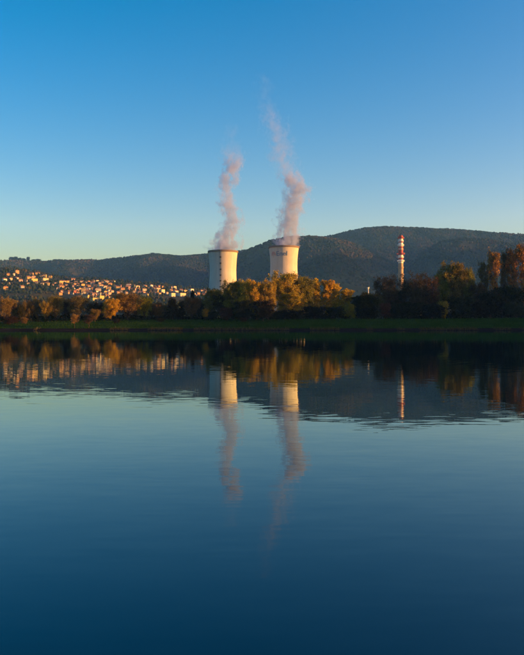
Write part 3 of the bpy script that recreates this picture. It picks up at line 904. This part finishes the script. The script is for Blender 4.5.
# greenery between the houses
rn_ = np.random.RandomState(19)
n = 7000
d = 1195 + 900 * rn_.rand(n); a = -0.42 + 0.50 * rn_.rand(n)
x = a * d
k = fbm(x / 70., d / 70., 91, 4) + 0.35 * (rn_.rand(n) - 0.5) > -0.03
ht = np.array(house_tops)
for i in range(len(ht)):
    dx = x - ht[i, 0]; dy = d - ht[i, 1]
    k &= ~((np.abs(dx) < ht[i, 2] * 0.9) & (dy > -ht[i, 2] * 1.0) & (dy < ht[i, 2] * 0.8))
x, d = x[k], d[k]
tag(crowns('hillside_bushes', np.stack([x, d, land_z(x, d)], -1), 1.6 + 2.4 * rn_.rand(len(x)), 0.9 + 0.6 * rn_.rand(len(x)), M_scrub, 4), 'dark bushes and small trees between the houses of the hillside village', 'bushes', kind='stuff')

# ------------------------------------------------------------------ trees: prototypes
M_bark = coarse_mat('bark', [(0.3, (0.030, 0.022, 0.016)), (0.7, (0.085, 0.062, 0.042))], scale=2.0, rough=0.95, stretch=(1, 1, 0.2))
M_leaf = leaf_mat('autumn_leaves')


def tubes(segs, n=4):
    """segs: (m,8) ax ay az r0 bx by bz r1 -> verts, quads"""
    S = np.array(segs); A = S[:, 0:3]; B = S[:, 4:7]; ra = S[:, 3]; rb = S[:, 7]
    D = B - A; D /= np.maximum(np.linalg.norm(D, axis=1, keepdims=True), 1e-6)
    ref = np.where(np.abs(D[:, 2:3]) < 0.9, np.array([[0, 0, 1.]]), np.array([[1., 0, 0]]))
    U = np.cross(D, ref); U /= np.linalg.norm(U, axis=1, keepdims=True); W = np.cross(D, U)
    t = np.arange(n) * 2 * np.pi / n
    ring = U[:, None, :] * np.cos(t)[None, :, None] + W[:, None, :] * np.sin(t)[None, :, None]
    V = np.concatenate([A[:, None] + ring * ra[:, None, None], B[:, None] + ring * rb[:, None, None]], 1)
    k = np.arange(n); q = np.stack([k, (k + 1) % n, n + (k + 1) % n, n + k], -1)
    Fq = q[None] + (np.arange(len(S)) * 2 * n)[:, None, None]
    return V.reshape(-1, 3), Fq.reshape(-1, 4)


def leaf_quads(P, size, rg, flat=0.0):
    n = len(P)
    a = rg.normal(size=(n, 3)); a[:, 2] *= (1 - flat); a /= np.linalg.norm(a, axis=1, keepdims=True)
    b = np.cross(a, rg.normal(size=(n, 3))); b /= np.linalg.norm(b, axis=1, keepdims=True)
    s = size * (0.6 + 0.8 * rg.rand(n, 1))
    V = np.stack([P - a * s, P + b * s * 0.55, P + a * s, P - b * s * 0.55], 1)
    return V.reshape(-1, 3), np.arange(4 * n).reshape(n, 4)


def tree_proto(seed, H, env, stems, t0, up, n_limb, per, leaf_n, leaf_s, rc, twigs, tr=0.28, droop=0.0, bare_top=0.0, zs=0.8):
    """skeleton of stem(s), limbs and boughs; leaf clumps sit on the boughs.  env(t) = crown radius at height t*H"""
    rg = np.random.RandomState(seed)
    trunk = []; limbs = []; tw = []; clumps = []
    for s_ in range(stems):
        az = rg.rand() * 6.28; lean = (0.0 if stems == 1 else 0.25 + 0.2 * rg.rand())
        p = np.array([0.3 * math.cos(az), 0.3 * math.sin(az), 0.0]) if stems > 1 else np.zeros(3)
        pts = [p.copy()]; nS = 9; hS = H * (0.93 if stems == 1 else 0.72 + 0.2 * rg.rand())
        for j in range(nS):
            tt = (j + 1) / nS
            o = np.array([math.cos(az), math.sin(az), 0]) * lean * env(min(tt, .7)) * tt
            pts.append(np.array([0, 0, hS * tt]) + o + rg.normal(size=3) * np.array([.18, .18, 0]) * H / 18)
        rad = [tr * (1 - 0.93 * j / nS) * (1 if stems == 1 else 0.6) * H / 18 for j in range(nS + 1)]
        rad[0] *= 1.35
        for j in range(nS): trunk.append((*pts[j], rad[j], *pts[j + 1], rad[j + 1]))
        pts = np.array(pts)
        for l in range(n_limb // stems):
            tt = t0 + (0.97 - t0) * ((l + rg.rand()) / (n_limb // stems))
            f = tt * nS; j = min(int(f), nS - 1); P0 = pts[j] + (pts[j + 1] - pts[j]) * (f - j)
            az2 = rg.rand() * 6.28
            zt = P0[2] / H
            reach = env(min(1, zt + 0.1)) * (0.50 + 0.75 * rg.rand())
            el = up * (0.6 + 0.7 * rg.rand())
            dirv = np.array([math.cos(az2) * math.cos(el), math.sin(az2) * math.cos(el), math.sin(el)])
            L = reach / max(0.35, math.cos(el))
            P1 = P0 + dirv * L * 0.55 + rg.normal(size=3) * 0.15
            P2 = P0 + dirv * L + np.array([0, 0, (0.10 - droop) * L]) + rg.normal(size=3) * 0.2
            P2[2] = min(P2[2], H * 1.0)
            r0 = 0.10 * H / 18 * (1.25 - zt)
            limbs.append((*P0, r0, *P1, r0 * .6)); limbs.append((*P1, r0 * .6, *P2, r0 * .25))
            for c in range(per):
                g = 0.35 + 0.65 * (c + rg.rand()) / per
                Q = (P0 + (P1 - P0) * g / .55) if g < .55 else (P1 + (P2 - P1) * (g - .55) / .45)
                T = Q + (rg.normal(size=3) * np.array([1, 1, 0.8]) + dirv * 0.6) * rc * 0.9
                limbs.append((*Q, r0 * .35, *T, r0 * .12))
                clumps.append(T)
        clumps.append(pts[-1])
    C = np.array(clumps)
    C = C[C[:, 2] > 0.06 * H]
    nl = np.maximum(0, (leaf_n * (0.45 + 1.1 * rg.rand(len(C))) * (1 - bare_top * (1 - C[:, 2] / H))).astype(int))
    P = np.repeat(C, nl, 0)
    P = P + rg.normal(size=P.shape) * rc * np.array([1, 1, zs]) * 0.55
    LV, LF = leaf_quads(P, leaf_s, rg)
    # twigs: fine upward sprays
    Ct = C[rg.randint(len(C), size=twigs)]
    tdir = rg.normal(size=(twigs, 3)) * np.array([.6, .6, .5]) + np.array([0, 0, .55 - droop * 2])
    rad_ = np.array([0.028]) * H / 18
    T0 = Ct + rg.normal(size=(twigs, 3)) * rc * 0.4; T1 = T0 + tdir * rc * 1.1
    tws = np.concatenate([T0, np.full((twigs, 1), rad_[0]), T1, np.full((twigs, 1), rad_[0] * .4)], 1)
    tv, tf = tubes(trunk, 7); lv, lf = tubes(np.concatenate([np.array(limbs)], 0), 4); wv, wf = tubes(tws, 3)
    me_t = mesh_np('trunk', tv, tf, True)
    lv2 = np.concatenate([lv, wv]);
    me_b = bpy.data.meshes.new('branches')
    me_b = mesh_np('branches', lv2, np.concatenate([lf, wf + len(lv)]), False)
    me_c = mesh_np('crown', LV, LF, False)
    for q, mt in ((me_t, M_bark), (me_b, M_bark), (me_c, M_leaf)): q.materials.append(mt)
    # measured reach, for scaling
    allz = LV[:, 2].max(); w = np.percentile(np.abs(LV[:, 0]), 97)
    return dict(t=me_t, b=me_b, c=me_c, H=float(allz), W=float(w))


def env_round(w): return lambda t: w * math.sqrt(max(0.02, 1 - ((t - .58) / .48) ** 2))
def env_pop(w): return lambda t: w * (0.55 + 0.75 * t) * math.sqrt(max(0.03, 1 - max(0, (t - .72) / .30) ** 2))
def env_bush(w): return lambda t: w * math.sqrt(max(0.05, 1 - ((t - .40) / .62) ** 2))
def env_cone(w): return lambda t: w * max(0.05, 1.02 - t)


PROTO = {
    'broad': [tree_proto(100 + i, 18, env_round(6.0), 1, .18, .55, 44, 6, 92, .27, 1.2, 500) for i in range(4)],
    'poplar': [tree_proto(200 + i, 18, env_pop(2.4), 1, .12, 1.05, 44, 6, 64, .25, .72, 600) for i in range(3)],
    'willow': [tree_proto(300 + i, 18, env_bush(6.0), 5, .06, 1.15, 64, 6, 40, .21, .85, 4200, zs=1.7) for i in range(4)],
    'bare': [tree_proto(400 + i, 18, env_round(6.0), 2, .10, .75, 48, 6, 20, .28, 1.1, 3600) for i in range(3)],
    'tallbare': [tree_proto(450 + i, 18, env_pop(3.0), 1, .10, 1.0, 48, 6, 26, .26, .8, 2400, bare_top=.95) for i in range(3)],
    'shrub': [tree_proto(500 + i, 18, env_bush(9.5), 5, .03, .7, 50, 5, 34, .55, 2.0, 900) for i in range(3)],
    'small': [tree_proto(700 + i, 18, env_round(7.0), 1, .36, .7, 34, 6, 26, .42, 1.4, 1500, tr=.45) for i in range(2)],
    'conifer': [tree_proto(600 + i, 18, env_cone(5.0), 1, .08, .05, 46, 5, 26, .34, .75, 300, droop=.12) for i in range(2)],
}
NAMES = {'small': 'small_tree', 'broad': 'broadleaf_tree', 'poplar': 'poplar_tree', 'willow': 'willow_tree', 'bare': 'bare_tree', 'tallbare': 'poplar_tree', 'shrub': 'shrub', 'conifer': 'conifer_tree'}
rt_ = random.Random(5)
cnt = Counter()


def tree(kind, px, top, w, col, d, label, group='trees along the far bank', low=None):
    """px column, top row, width in px; foot on the ground at distance d"""
    pr = PROTO[kind][cnt[kind] % len(PROTO[kind])]; cnt[kind] += 1
    d = d + 0.2 * px_x(px, d)     # the row runs a little away to the right
    x = px_x(px, d); g = lz(x, d)
    Ht = (px_z(top, d) - g) * 1.05; Wd = w / F * d * 0.5
    sz = Ht / pr['H']; sx = Wd / pr['W']
    root = empty(NAMES[kind], (x, d, g - 0.05), rt_.random() * 6.28)
    tag(root, label, 'shrub' if kind == 'shrub' else 'tree', group)
    for nm, key in (('trunk', 't'), ('branches', 'b'), ('crown', 'c')):
        o = link_mesh(nm, pr[key], root); o.scale = (sx, sx, sz)
        if nm == 'crown':
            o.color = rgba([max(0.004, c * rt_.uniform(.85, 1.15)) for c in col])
    return root


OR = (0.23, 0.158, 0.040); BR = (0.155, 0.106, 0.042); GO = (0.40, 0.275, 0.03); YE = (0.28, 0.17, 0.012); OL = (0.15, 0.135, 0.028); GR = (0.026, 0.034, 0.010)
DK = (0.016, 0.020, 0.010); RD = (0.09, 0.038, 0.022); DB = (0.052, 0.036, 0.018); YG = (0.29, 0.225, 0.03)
TREES = [
    # left: thin rusty willows below the village
    ('willow', 6, 296, 17, OR, 322, 'leftmost rust-orange willow at the left edge of the bank'),
    ('shrub', 20, 304, 9, GR, 321, 'dark green shrub between the leftmost rusty willows'),
    ('willow', 29, 299.5, 14, BR, 324, 'brown willow just right of the dark green shrub at far left'),
    ('willow', 38, 297.5, 11, OR, 326, 'slim rusty willow below the flat yellow house'),
    ('willow', 45.5, 300, 11, GO, 322, 'low golden-brown willow left of the taller golden one'),
    ('willow', 55.5, 294, 17, OR, 324, 'tall golden-orange willow below the dense middle of the village'),
    ('willow', 65, 300, 12, DB, 330, 'dim brown willow between two taller orange ones'),
    ('willow', 78, 294.5, 22, BR, 322, 'broad brown-orange willow standing behind the small shore tree'),
    ('small', 74.5, 313.5, 9, OR, 290, 'small orange tree alone on the grass near the mud'),
    ('small', 89, 314.5, 11, DB, 290, 'small dark brown tree on the grass beside the small orange one'),
    ('willow', 95, 308.5, 10, OR, 314, 'bright orange bush behind the small dark shore tree'),
    ('bare', 94, 302, 20, DB, 332, 'dim brown thin tree below the yellow blocks of the village'),
    ('broad', 111.5, 298.5, 15, GO, 318, 'bright golden-yellow round tree left of the largest orange tree'),
    ('willow', 127, 290.5, 26, OR, 322, 'largest orange-brown tree on the left half of the bank'),
    ('willow', 144, 295.5, 18, GO, 324, 'thin golden tree right of the largest orange-brown one'),
    ('willow', 158, 301.5, 13, OR, 322, 'low orange tree left of the dark conifer'),
    ('conifer', 172.5, 298, 14, DK, 318, 'dark tiered conifer between orange and brown trees'),
    ('conifer', 181.5, 301, 10, DK, 322, 'slim dark conifer right of the tiered one'),
    ('willow', 191, 295.5, 19, BR, 320, 'dull brown tree left of the left cooling tower'),
    ('conifer', 192.5, 290.5, 7, DK, 345, 'dark narrow spire rising behind the dull brown tree'),
    ('shrub', 116, 318.5, 7, DK, 306, 'small dark bush on the grass below the bright golden tree'),
    ('shrub', 160.5, 318, 8, DK, 306, 'small dark bush on the grass below the low orange tree'),
    ('shrub', 10, 316, 16, (0.03, 0.019, 0.012), 308, 'low brown mound of brambles at the left edge of the grass'),
    ('shrub', 24.5, 317, 7, BR, 310, 'small rusty bush on the grass right of the bramble mound'),
    ('bare', 151, 303, 14, DB, 336, 'dim thin tree behind the thin golden one'),
    ('willow', 14, 301, 14, BR, 332, 'faint rusty willow behind the leftmost ones'),
    ('willow', 33, 303, 12, DB, 334, 'dim willow behind the brown and slim rusty ones'),
    ('willow', 50, 302, 12, BR, 334, 'faint brown willow behind the two golden ones at left'),
    ('willow', 69, 298, 14, OR, 334, 'rusty willow peeping out left of the broad brown-orange one'),
    ('willow', 101, 303, 12, BR, 332, 'brown willow peeping out left of the bright golden round tree'),
    ('willow', 137, 297, 16, BR, 334, 'brown willow behind the largest orange-brown tree'),
    ('willow', 166, 304, 11, BR, 334, 'faint brown willow just left of the dark tiered conifer'),
    # centre
    ('bare', 201, 297.5, 14, DK, 330, 'dark thin tree at the foot of the left cooling tower'),
    ('small', 205.3, 308, 6.5, YE, 306, 'tiny bright yellow tree on the grass left of centre'),
    ('broad', 214.5, 287.5, 20, OL, 322, 'dark olive tree in front of the left half of the left tower'),
    ('broad', 223, 294, 16, DB, 318, 'lower brown tree in front of the left cooling tower'),
    ('broad', 232.5, 280.5, 17, OL, 313, 'tall olive tree in front of the right side of the left tower'),
    ('shrub', 226, 307.5, 14, RD, 309, 'reddish bush at the foot of the left tower trees'),
    ('broad', 245, 279.5, 16, GO, 311, 'golden-topped tree just right of the left tower'),
    ('broad', 256.5, 279, 18, GO, 309, 'golden-topped tree midway between the two towers'),
    ('broad', 268.5, 281, 15, YG, 308, 'golden-olive tree at the left foot of the right tower'),
    ('broad', 285, 272, 25, YG, 320, 'tallest broad yellow-olive tree in front of the right tower'),
    ('broad', 302.5, 276.5, 20, OL, 322, 'green-olive round tree right of the right tower'),
    ('poplar', 315.5, 279.5, 13, GO, 326, 'first golden poplar right of the green-olive tree'),
    ('poplar', 326, 281, 11, GO, 325, 'second golden poplar of the row right of the towers'),
    ('poplar', 335, 284, 11, GO, 326, 'third and shorter golden poplar right of the towers'),
    ('poplar', 346.5, 289.5, 13, GO, 325, 'lowest golden poplar standing apart at the right end of the row'),
    ('shrub', 350, 303, 13, YG, 315, 'dull golden bush below the lowest golden poplar'),
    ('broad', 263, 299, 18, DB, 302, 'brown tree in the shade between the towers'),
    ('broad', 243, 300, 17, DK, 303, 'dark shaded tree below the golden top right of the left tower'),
    ('broad', 290, 292, 22, YG, 314, 'lower yellow-olive tree in front of the tallest broad one'),
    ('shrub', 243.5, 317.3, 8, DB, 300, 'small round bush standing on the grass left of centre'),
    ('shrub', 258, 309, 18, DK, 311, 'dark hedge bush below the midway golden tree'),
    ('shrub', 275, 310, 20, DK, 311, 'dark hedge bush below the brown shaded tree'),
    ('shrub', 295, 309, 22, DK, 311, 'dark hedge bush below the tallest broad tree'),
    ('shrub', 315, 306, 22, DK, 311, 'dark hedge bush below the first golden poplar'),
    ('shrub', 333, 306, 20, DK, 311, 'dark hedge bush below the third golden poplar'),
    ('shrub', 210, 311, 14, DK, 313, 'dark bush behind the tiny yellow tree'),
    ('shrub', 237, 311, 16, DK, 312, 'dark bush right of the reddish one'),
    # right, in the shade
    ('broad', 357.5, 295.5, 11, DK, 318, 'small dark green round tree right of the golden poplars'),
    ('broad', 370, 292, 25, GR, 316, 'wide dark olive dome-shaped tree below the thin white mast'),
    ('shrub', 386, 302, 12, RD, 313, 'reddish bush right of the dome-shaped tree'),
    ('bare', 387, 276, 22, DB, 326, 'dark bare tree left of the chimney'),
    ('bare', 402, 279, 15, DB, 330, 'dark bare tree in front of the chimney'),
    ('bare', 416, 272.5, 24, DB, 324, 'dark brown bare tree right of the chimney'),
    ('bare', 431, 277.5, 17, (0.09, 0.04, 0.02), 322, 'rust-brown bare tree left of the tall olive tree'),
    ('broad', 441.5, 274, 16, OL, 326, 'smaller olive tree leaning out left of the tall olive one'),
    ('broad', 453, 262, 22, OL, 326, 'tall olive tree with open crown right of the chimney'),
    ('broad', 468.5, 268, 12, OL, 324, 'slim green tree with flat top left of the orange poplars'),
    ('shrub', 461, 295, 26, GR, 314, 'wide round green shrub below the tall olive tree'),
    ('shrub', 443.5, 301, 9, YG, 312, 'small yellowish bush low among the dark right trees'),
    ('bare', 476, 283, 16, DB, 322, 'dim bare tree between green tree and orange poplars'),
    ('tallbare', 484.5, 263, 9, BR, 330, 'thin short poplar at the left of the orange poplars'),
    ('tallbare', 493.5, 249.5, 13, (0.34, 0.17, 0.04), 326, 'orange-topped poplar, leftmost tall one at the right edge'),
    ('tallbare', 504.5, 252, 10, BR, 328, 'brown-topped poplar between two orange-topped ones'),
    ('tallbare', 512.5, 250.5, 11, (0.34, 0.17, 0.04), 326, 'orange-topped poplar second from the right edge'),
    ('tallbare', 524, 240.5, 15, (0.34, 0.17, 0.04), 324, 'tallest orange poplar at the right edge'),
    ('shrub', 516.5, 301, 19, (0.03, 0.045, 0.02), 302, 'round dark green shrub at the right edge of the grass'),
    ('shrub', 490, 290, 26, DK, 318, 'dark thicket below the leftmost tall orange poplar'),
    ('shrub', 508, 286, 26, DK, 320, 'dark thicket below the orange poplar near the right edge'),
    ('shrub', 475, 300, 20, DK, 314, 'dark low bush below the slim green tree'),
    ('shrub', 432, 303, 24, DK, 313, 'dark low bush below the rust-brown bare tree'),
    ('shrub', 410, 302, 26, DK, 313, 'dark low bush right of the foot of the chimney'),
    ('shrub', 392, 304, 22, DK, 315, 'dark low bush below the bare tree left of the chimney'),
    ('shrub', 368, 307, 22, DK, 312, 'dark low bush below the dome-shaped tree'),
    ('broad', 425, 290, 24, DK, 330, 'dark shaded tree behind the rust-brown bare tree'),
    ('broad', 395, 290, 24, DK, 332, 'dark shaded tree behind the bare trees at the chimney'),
    # just past the frame
    ('tallbare', 540, 243, 16, OR, 326, 'orange poplar just beyond the right edge'),
    ('tallbare', 556, 246, 16, BR, 328, 'brown poplar farther beyond the right edge'),
    ('willow', -12, 296, 18, OR, 322, 'rusty willow just beyond the left edge'),
    ('willow', -30, 298, 18, BR, 324, 'brown willow farther beyond the left edge'),
]
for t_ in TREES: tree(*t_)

# undergrowth that fills the foot of the tree line
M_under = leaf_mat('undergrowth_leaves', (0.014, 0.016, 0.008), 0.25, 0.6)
rg = np.random.RandomState(44)
n = 26000
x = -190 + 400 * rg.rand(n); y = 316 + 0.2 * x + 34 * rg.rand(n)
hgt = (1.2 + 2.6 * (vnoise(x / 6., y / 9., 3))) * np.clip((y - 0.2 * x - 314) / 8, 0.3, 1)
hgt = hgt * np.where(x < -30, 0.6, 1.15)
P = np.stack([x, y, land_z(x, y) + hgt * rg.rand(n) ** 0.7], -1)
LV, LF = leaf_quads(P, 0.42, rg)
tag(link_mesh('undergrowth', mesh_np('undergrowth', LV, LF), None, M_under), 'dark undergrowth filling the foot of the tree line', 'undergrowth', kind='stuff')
# rough grass tufts on the bank
M_tuft = leaf_mat('grass_blades', (0.024, 0.056, 0.008), 0.3, 0.5)
n = 30000
x = -130 + 270 * rg.rand(n); s_ = 5 + 40 * rg.rand(n) ** 1.3
y = shore_y(x) + s_
P = np.stack([x, y, land_z(x, y)], -1); hb = 0.18 + 0.35 * rg.rand(n) * (0.4 + vnoise(x / 5., y / 5., 8))
dx = rg.normal(size=(n, 2)) * 0.10; wd = 0.05 + 0.05 * rg.rand(n); az = rg.rand(n) * 3.14
A = P + np.stack([np.cos(az) * wd, np.sin(az) * wd, -0.05 + 0 * wd], -1); B = P - np.stack([np.cos(az) * wd, np.sin(az) * wd, 0.05 + 0 * wd], -1)
Ct = P + np.stack([dx[:, 0], dx[:, 1], hb], -1)
tag(link_mesh('grass_tufts', mesh_np('grass_tufts', np.stack([A, B, Ct], 1).reshape(-1, 3), np.arange(3 * n).reshape(n, 3)), None, M_tuft), 'rough green grass growing on the far bank', 'grass', kind='stuff')

# reeds and rank weeds broken along the water's edge
M_reed = leaf_mat('reed_blades', (0.07, 0.06, 0.025), 0.3, 0.5)
n = 9000
x = -125 + 250 * rg.rand(n); k = vnoise(x / 4.0, x * 0 + 2, 14) * vnoise(x / 17.0, x * 0 + 5, 15) > 0.33
x = x[k]; n = len(x)
y = shore_y(x) + 0.2 + 5.5 * rg.rand(n) ** 1.6
P = np.stack([x, y, land_z(x, y)], -1); hb = 0.35 + 0.75 * rg.rand(n)
dx = rg.normal(size=(n, 2)) * 0.18; az = rg.rand(n) * 3.14; wd = 0.05
W_ = np.stack([np.cos(az) * wd, np.sin(az) * wd, 0 * az], -1)
Ct = P + np.stack([dx[:, 0], dx[:, 1], hb], -1)
tag(link_mesh('reeds', mesh_np('reeds', np.stack([P + W_, P - W_, Ct], 1).reshape(-1, 3), np.arange(3 * n).reshape(n, 3)), None, M_reed), 'thin reeds and weeds along the far waterline', 'reeds', kind='stuff')

# ------------------------------------------------------------------ skyline pines on the left ridge, far sheds and the white mast
SKY = [(11.5, 261.8, 4.5, 4.2, 'first pine from the left on the left skyline ridge'), (15.5, 261.5, 4, 4.6, 'second pine from the left on the left skyline ridge'), (19.5, 261.5, 4.4, 3.8, 'third pine from the left on the left skyline ridge'),
       (24, 261.8, 4, 3.4, 'fourth pine from the left on the left skyline ridge'), (28.3, 261.4, 2.6, 4.8, 'tallest narrow pine on the left skyline ridge'), (33.5, 262.5, 4.6, 2.8, 'low pine right of the narrow one on the left skyline'),
       (38.5, 262.5, 4.6, 2.8, 'low pine at the right end of the left skyline group'), (55, 262.2, 5, 2.8, 'left pine of the flat-topped skyline pair'), (60, 262, 5.5, 2.8, 'right pine of the flat-topped skyline pair'),
       (153, 256.2, 4.5, 2.8, 'left pine on the low summit of the ridge'), (158, 256, 4.5, 2.6, 'right pine on the low summit of the ridge')]
for (px, py, w, hh, lab) in SKY:
    dd = 4290.0; x = px_x(px, dd); g = lz(x, dd)
    pr = PROTO['broad'][cnt['broad'] % 4]; cnt['broad'] += 1
    root = empty('skyline_pine', (x, dd, g - 1), rt_.random() * 6.28)
    tag(root, lab, 'tree', 'pines on the skyline ridge')
    for nm, key in (('trunk', 't'), ('crown', 'c')):
        o = link_mesh(nm, pr[key], root); o.scale = (w / F * dd * .5 / pr['W'],) * 2 + (1.25 * hh / F * dd / pr['H'],)
        if nm == 'crown': o.color = rgba(DK)
# long building on the skyline
dd = 4285.0; x = px_x(80.5, dd); g = lz(x, dd)
vb = empty('villa', (x, dd, g - 2)); tag(vb, 'small long villa silhouetted on the skyline ridge above the village', 'building')
MB().box(-19, 19, -7, 7, -4, 10).build('wall', WM['pink'], vb)
MB().add([(-20, -8, 10.1), (20, -8, 10.1), (20, 8, 10.1), (-20, 8, 10.1), (-13, 0, 13.5), (13, 0, 13.5)], [(3, 2, 1, 0), (0, 1, 5, 4), (1, 2, 5), (2, 3, 4, 5), (3, 0, 4)]).build('roof', M_roof2, vb)
for i in range(7):
    for fl in range(2):
        w_ = link_mesh('window', win_me, vb); w_.location = (-16 + 5.3 * i, -7.004, 2.5 + 4.5 * fl)

# white mast
dm = 700.0; x = px_x(369.3, dm); g = lz(x, dm); zt_ = px_z(287.2, dm) - g
ms = empty('mast', (x, dm, g)); tag(ms, 'thin white mast with flared head behind the dome-shaped tree', 'mast')
MB().bar((0.6, 0, -1), (-1.0, 0, zt_ - 2.2), 0.55, 0.32, 10).build('pole', M_white, ms)
MB().bar((-1.0, 0, zt_ - 2.2), (-1.15, 0, zt_), 0.4, 1.25, 12).build('head', M_white, ms)

# pale sheds seen through the dark trees
for (px, py, w, hh, d_, lab) in ((421.5, 292.5, 5, 4.5, 720, 'left pale works shed glimpsed through the dark trees right of the chimney'), (433.5, 292.8, 7, 4.2, 740, 'right pale works shed glimpsed through the dark trees')):
    x = px_x(px, d_); g = lz(x, d_); ztp = px_z(py - hh / 2, d_) - g; wm = w / F * d_
    sh = empty('works_shed', (x, d_, g)); tag(sh, lab, 'shed', 'works buildings behind the tree line')
    MB().box(-wm / 2, wm / 2, -5, 5, -1, ztp - 1.2).build('wall', WM['grey'], sh)
    MB().add([(-wm / 2 - .4, -5.4, ztp - 1.15), (wm / 2 + .4, -5.4, ztp - 1.15), (wm / 2 + .4, 5.4, ztp - 1.15), (-wm / 2 - .4, 5.4, ztp - 1.15), (-wm / 2 - .4, 0, ztp), (wm / 2 + .4, 0, ztp)],
             [(3, 2, 1, 0), (0, 1, 5, 4), (2, 3, 4, 5), (1, 2, 5), (3, 0, 4)]).build('roof', M_roof2, sh)
    for i in range(3):
        w_ = link_mesh('window', win_me, sh); w_.location = (wm * (i - 1) * .3, -5.004, (ztp - 1.2) * .6)

# ------------------------------------------------------------------ the air
HAZE_D = 0.00006
m, nt, out = new_mat('haze_air')
pv = N(nt, 'ShaderNodeVolumePrincipled'); pv.inputs['Color'].default_value = (0.14, 0.42, 1.0, 1); pv.inputs['Density'].default_value = HAZE_D; pv.inputs['Anisotropy'].default_value = 0.0
pv.inputs['Absorption Color'].default_value = (1, 1, 1, 1)
nt.links.new(pv.outputs[0], out.inputs['Volume'])
hz = MB().box(-3700, 3700, -320, 6100, -6, 575).build('haze', m)
tag(hz, 'thin blue evening air over the valley', 'haze', kind='stuff')
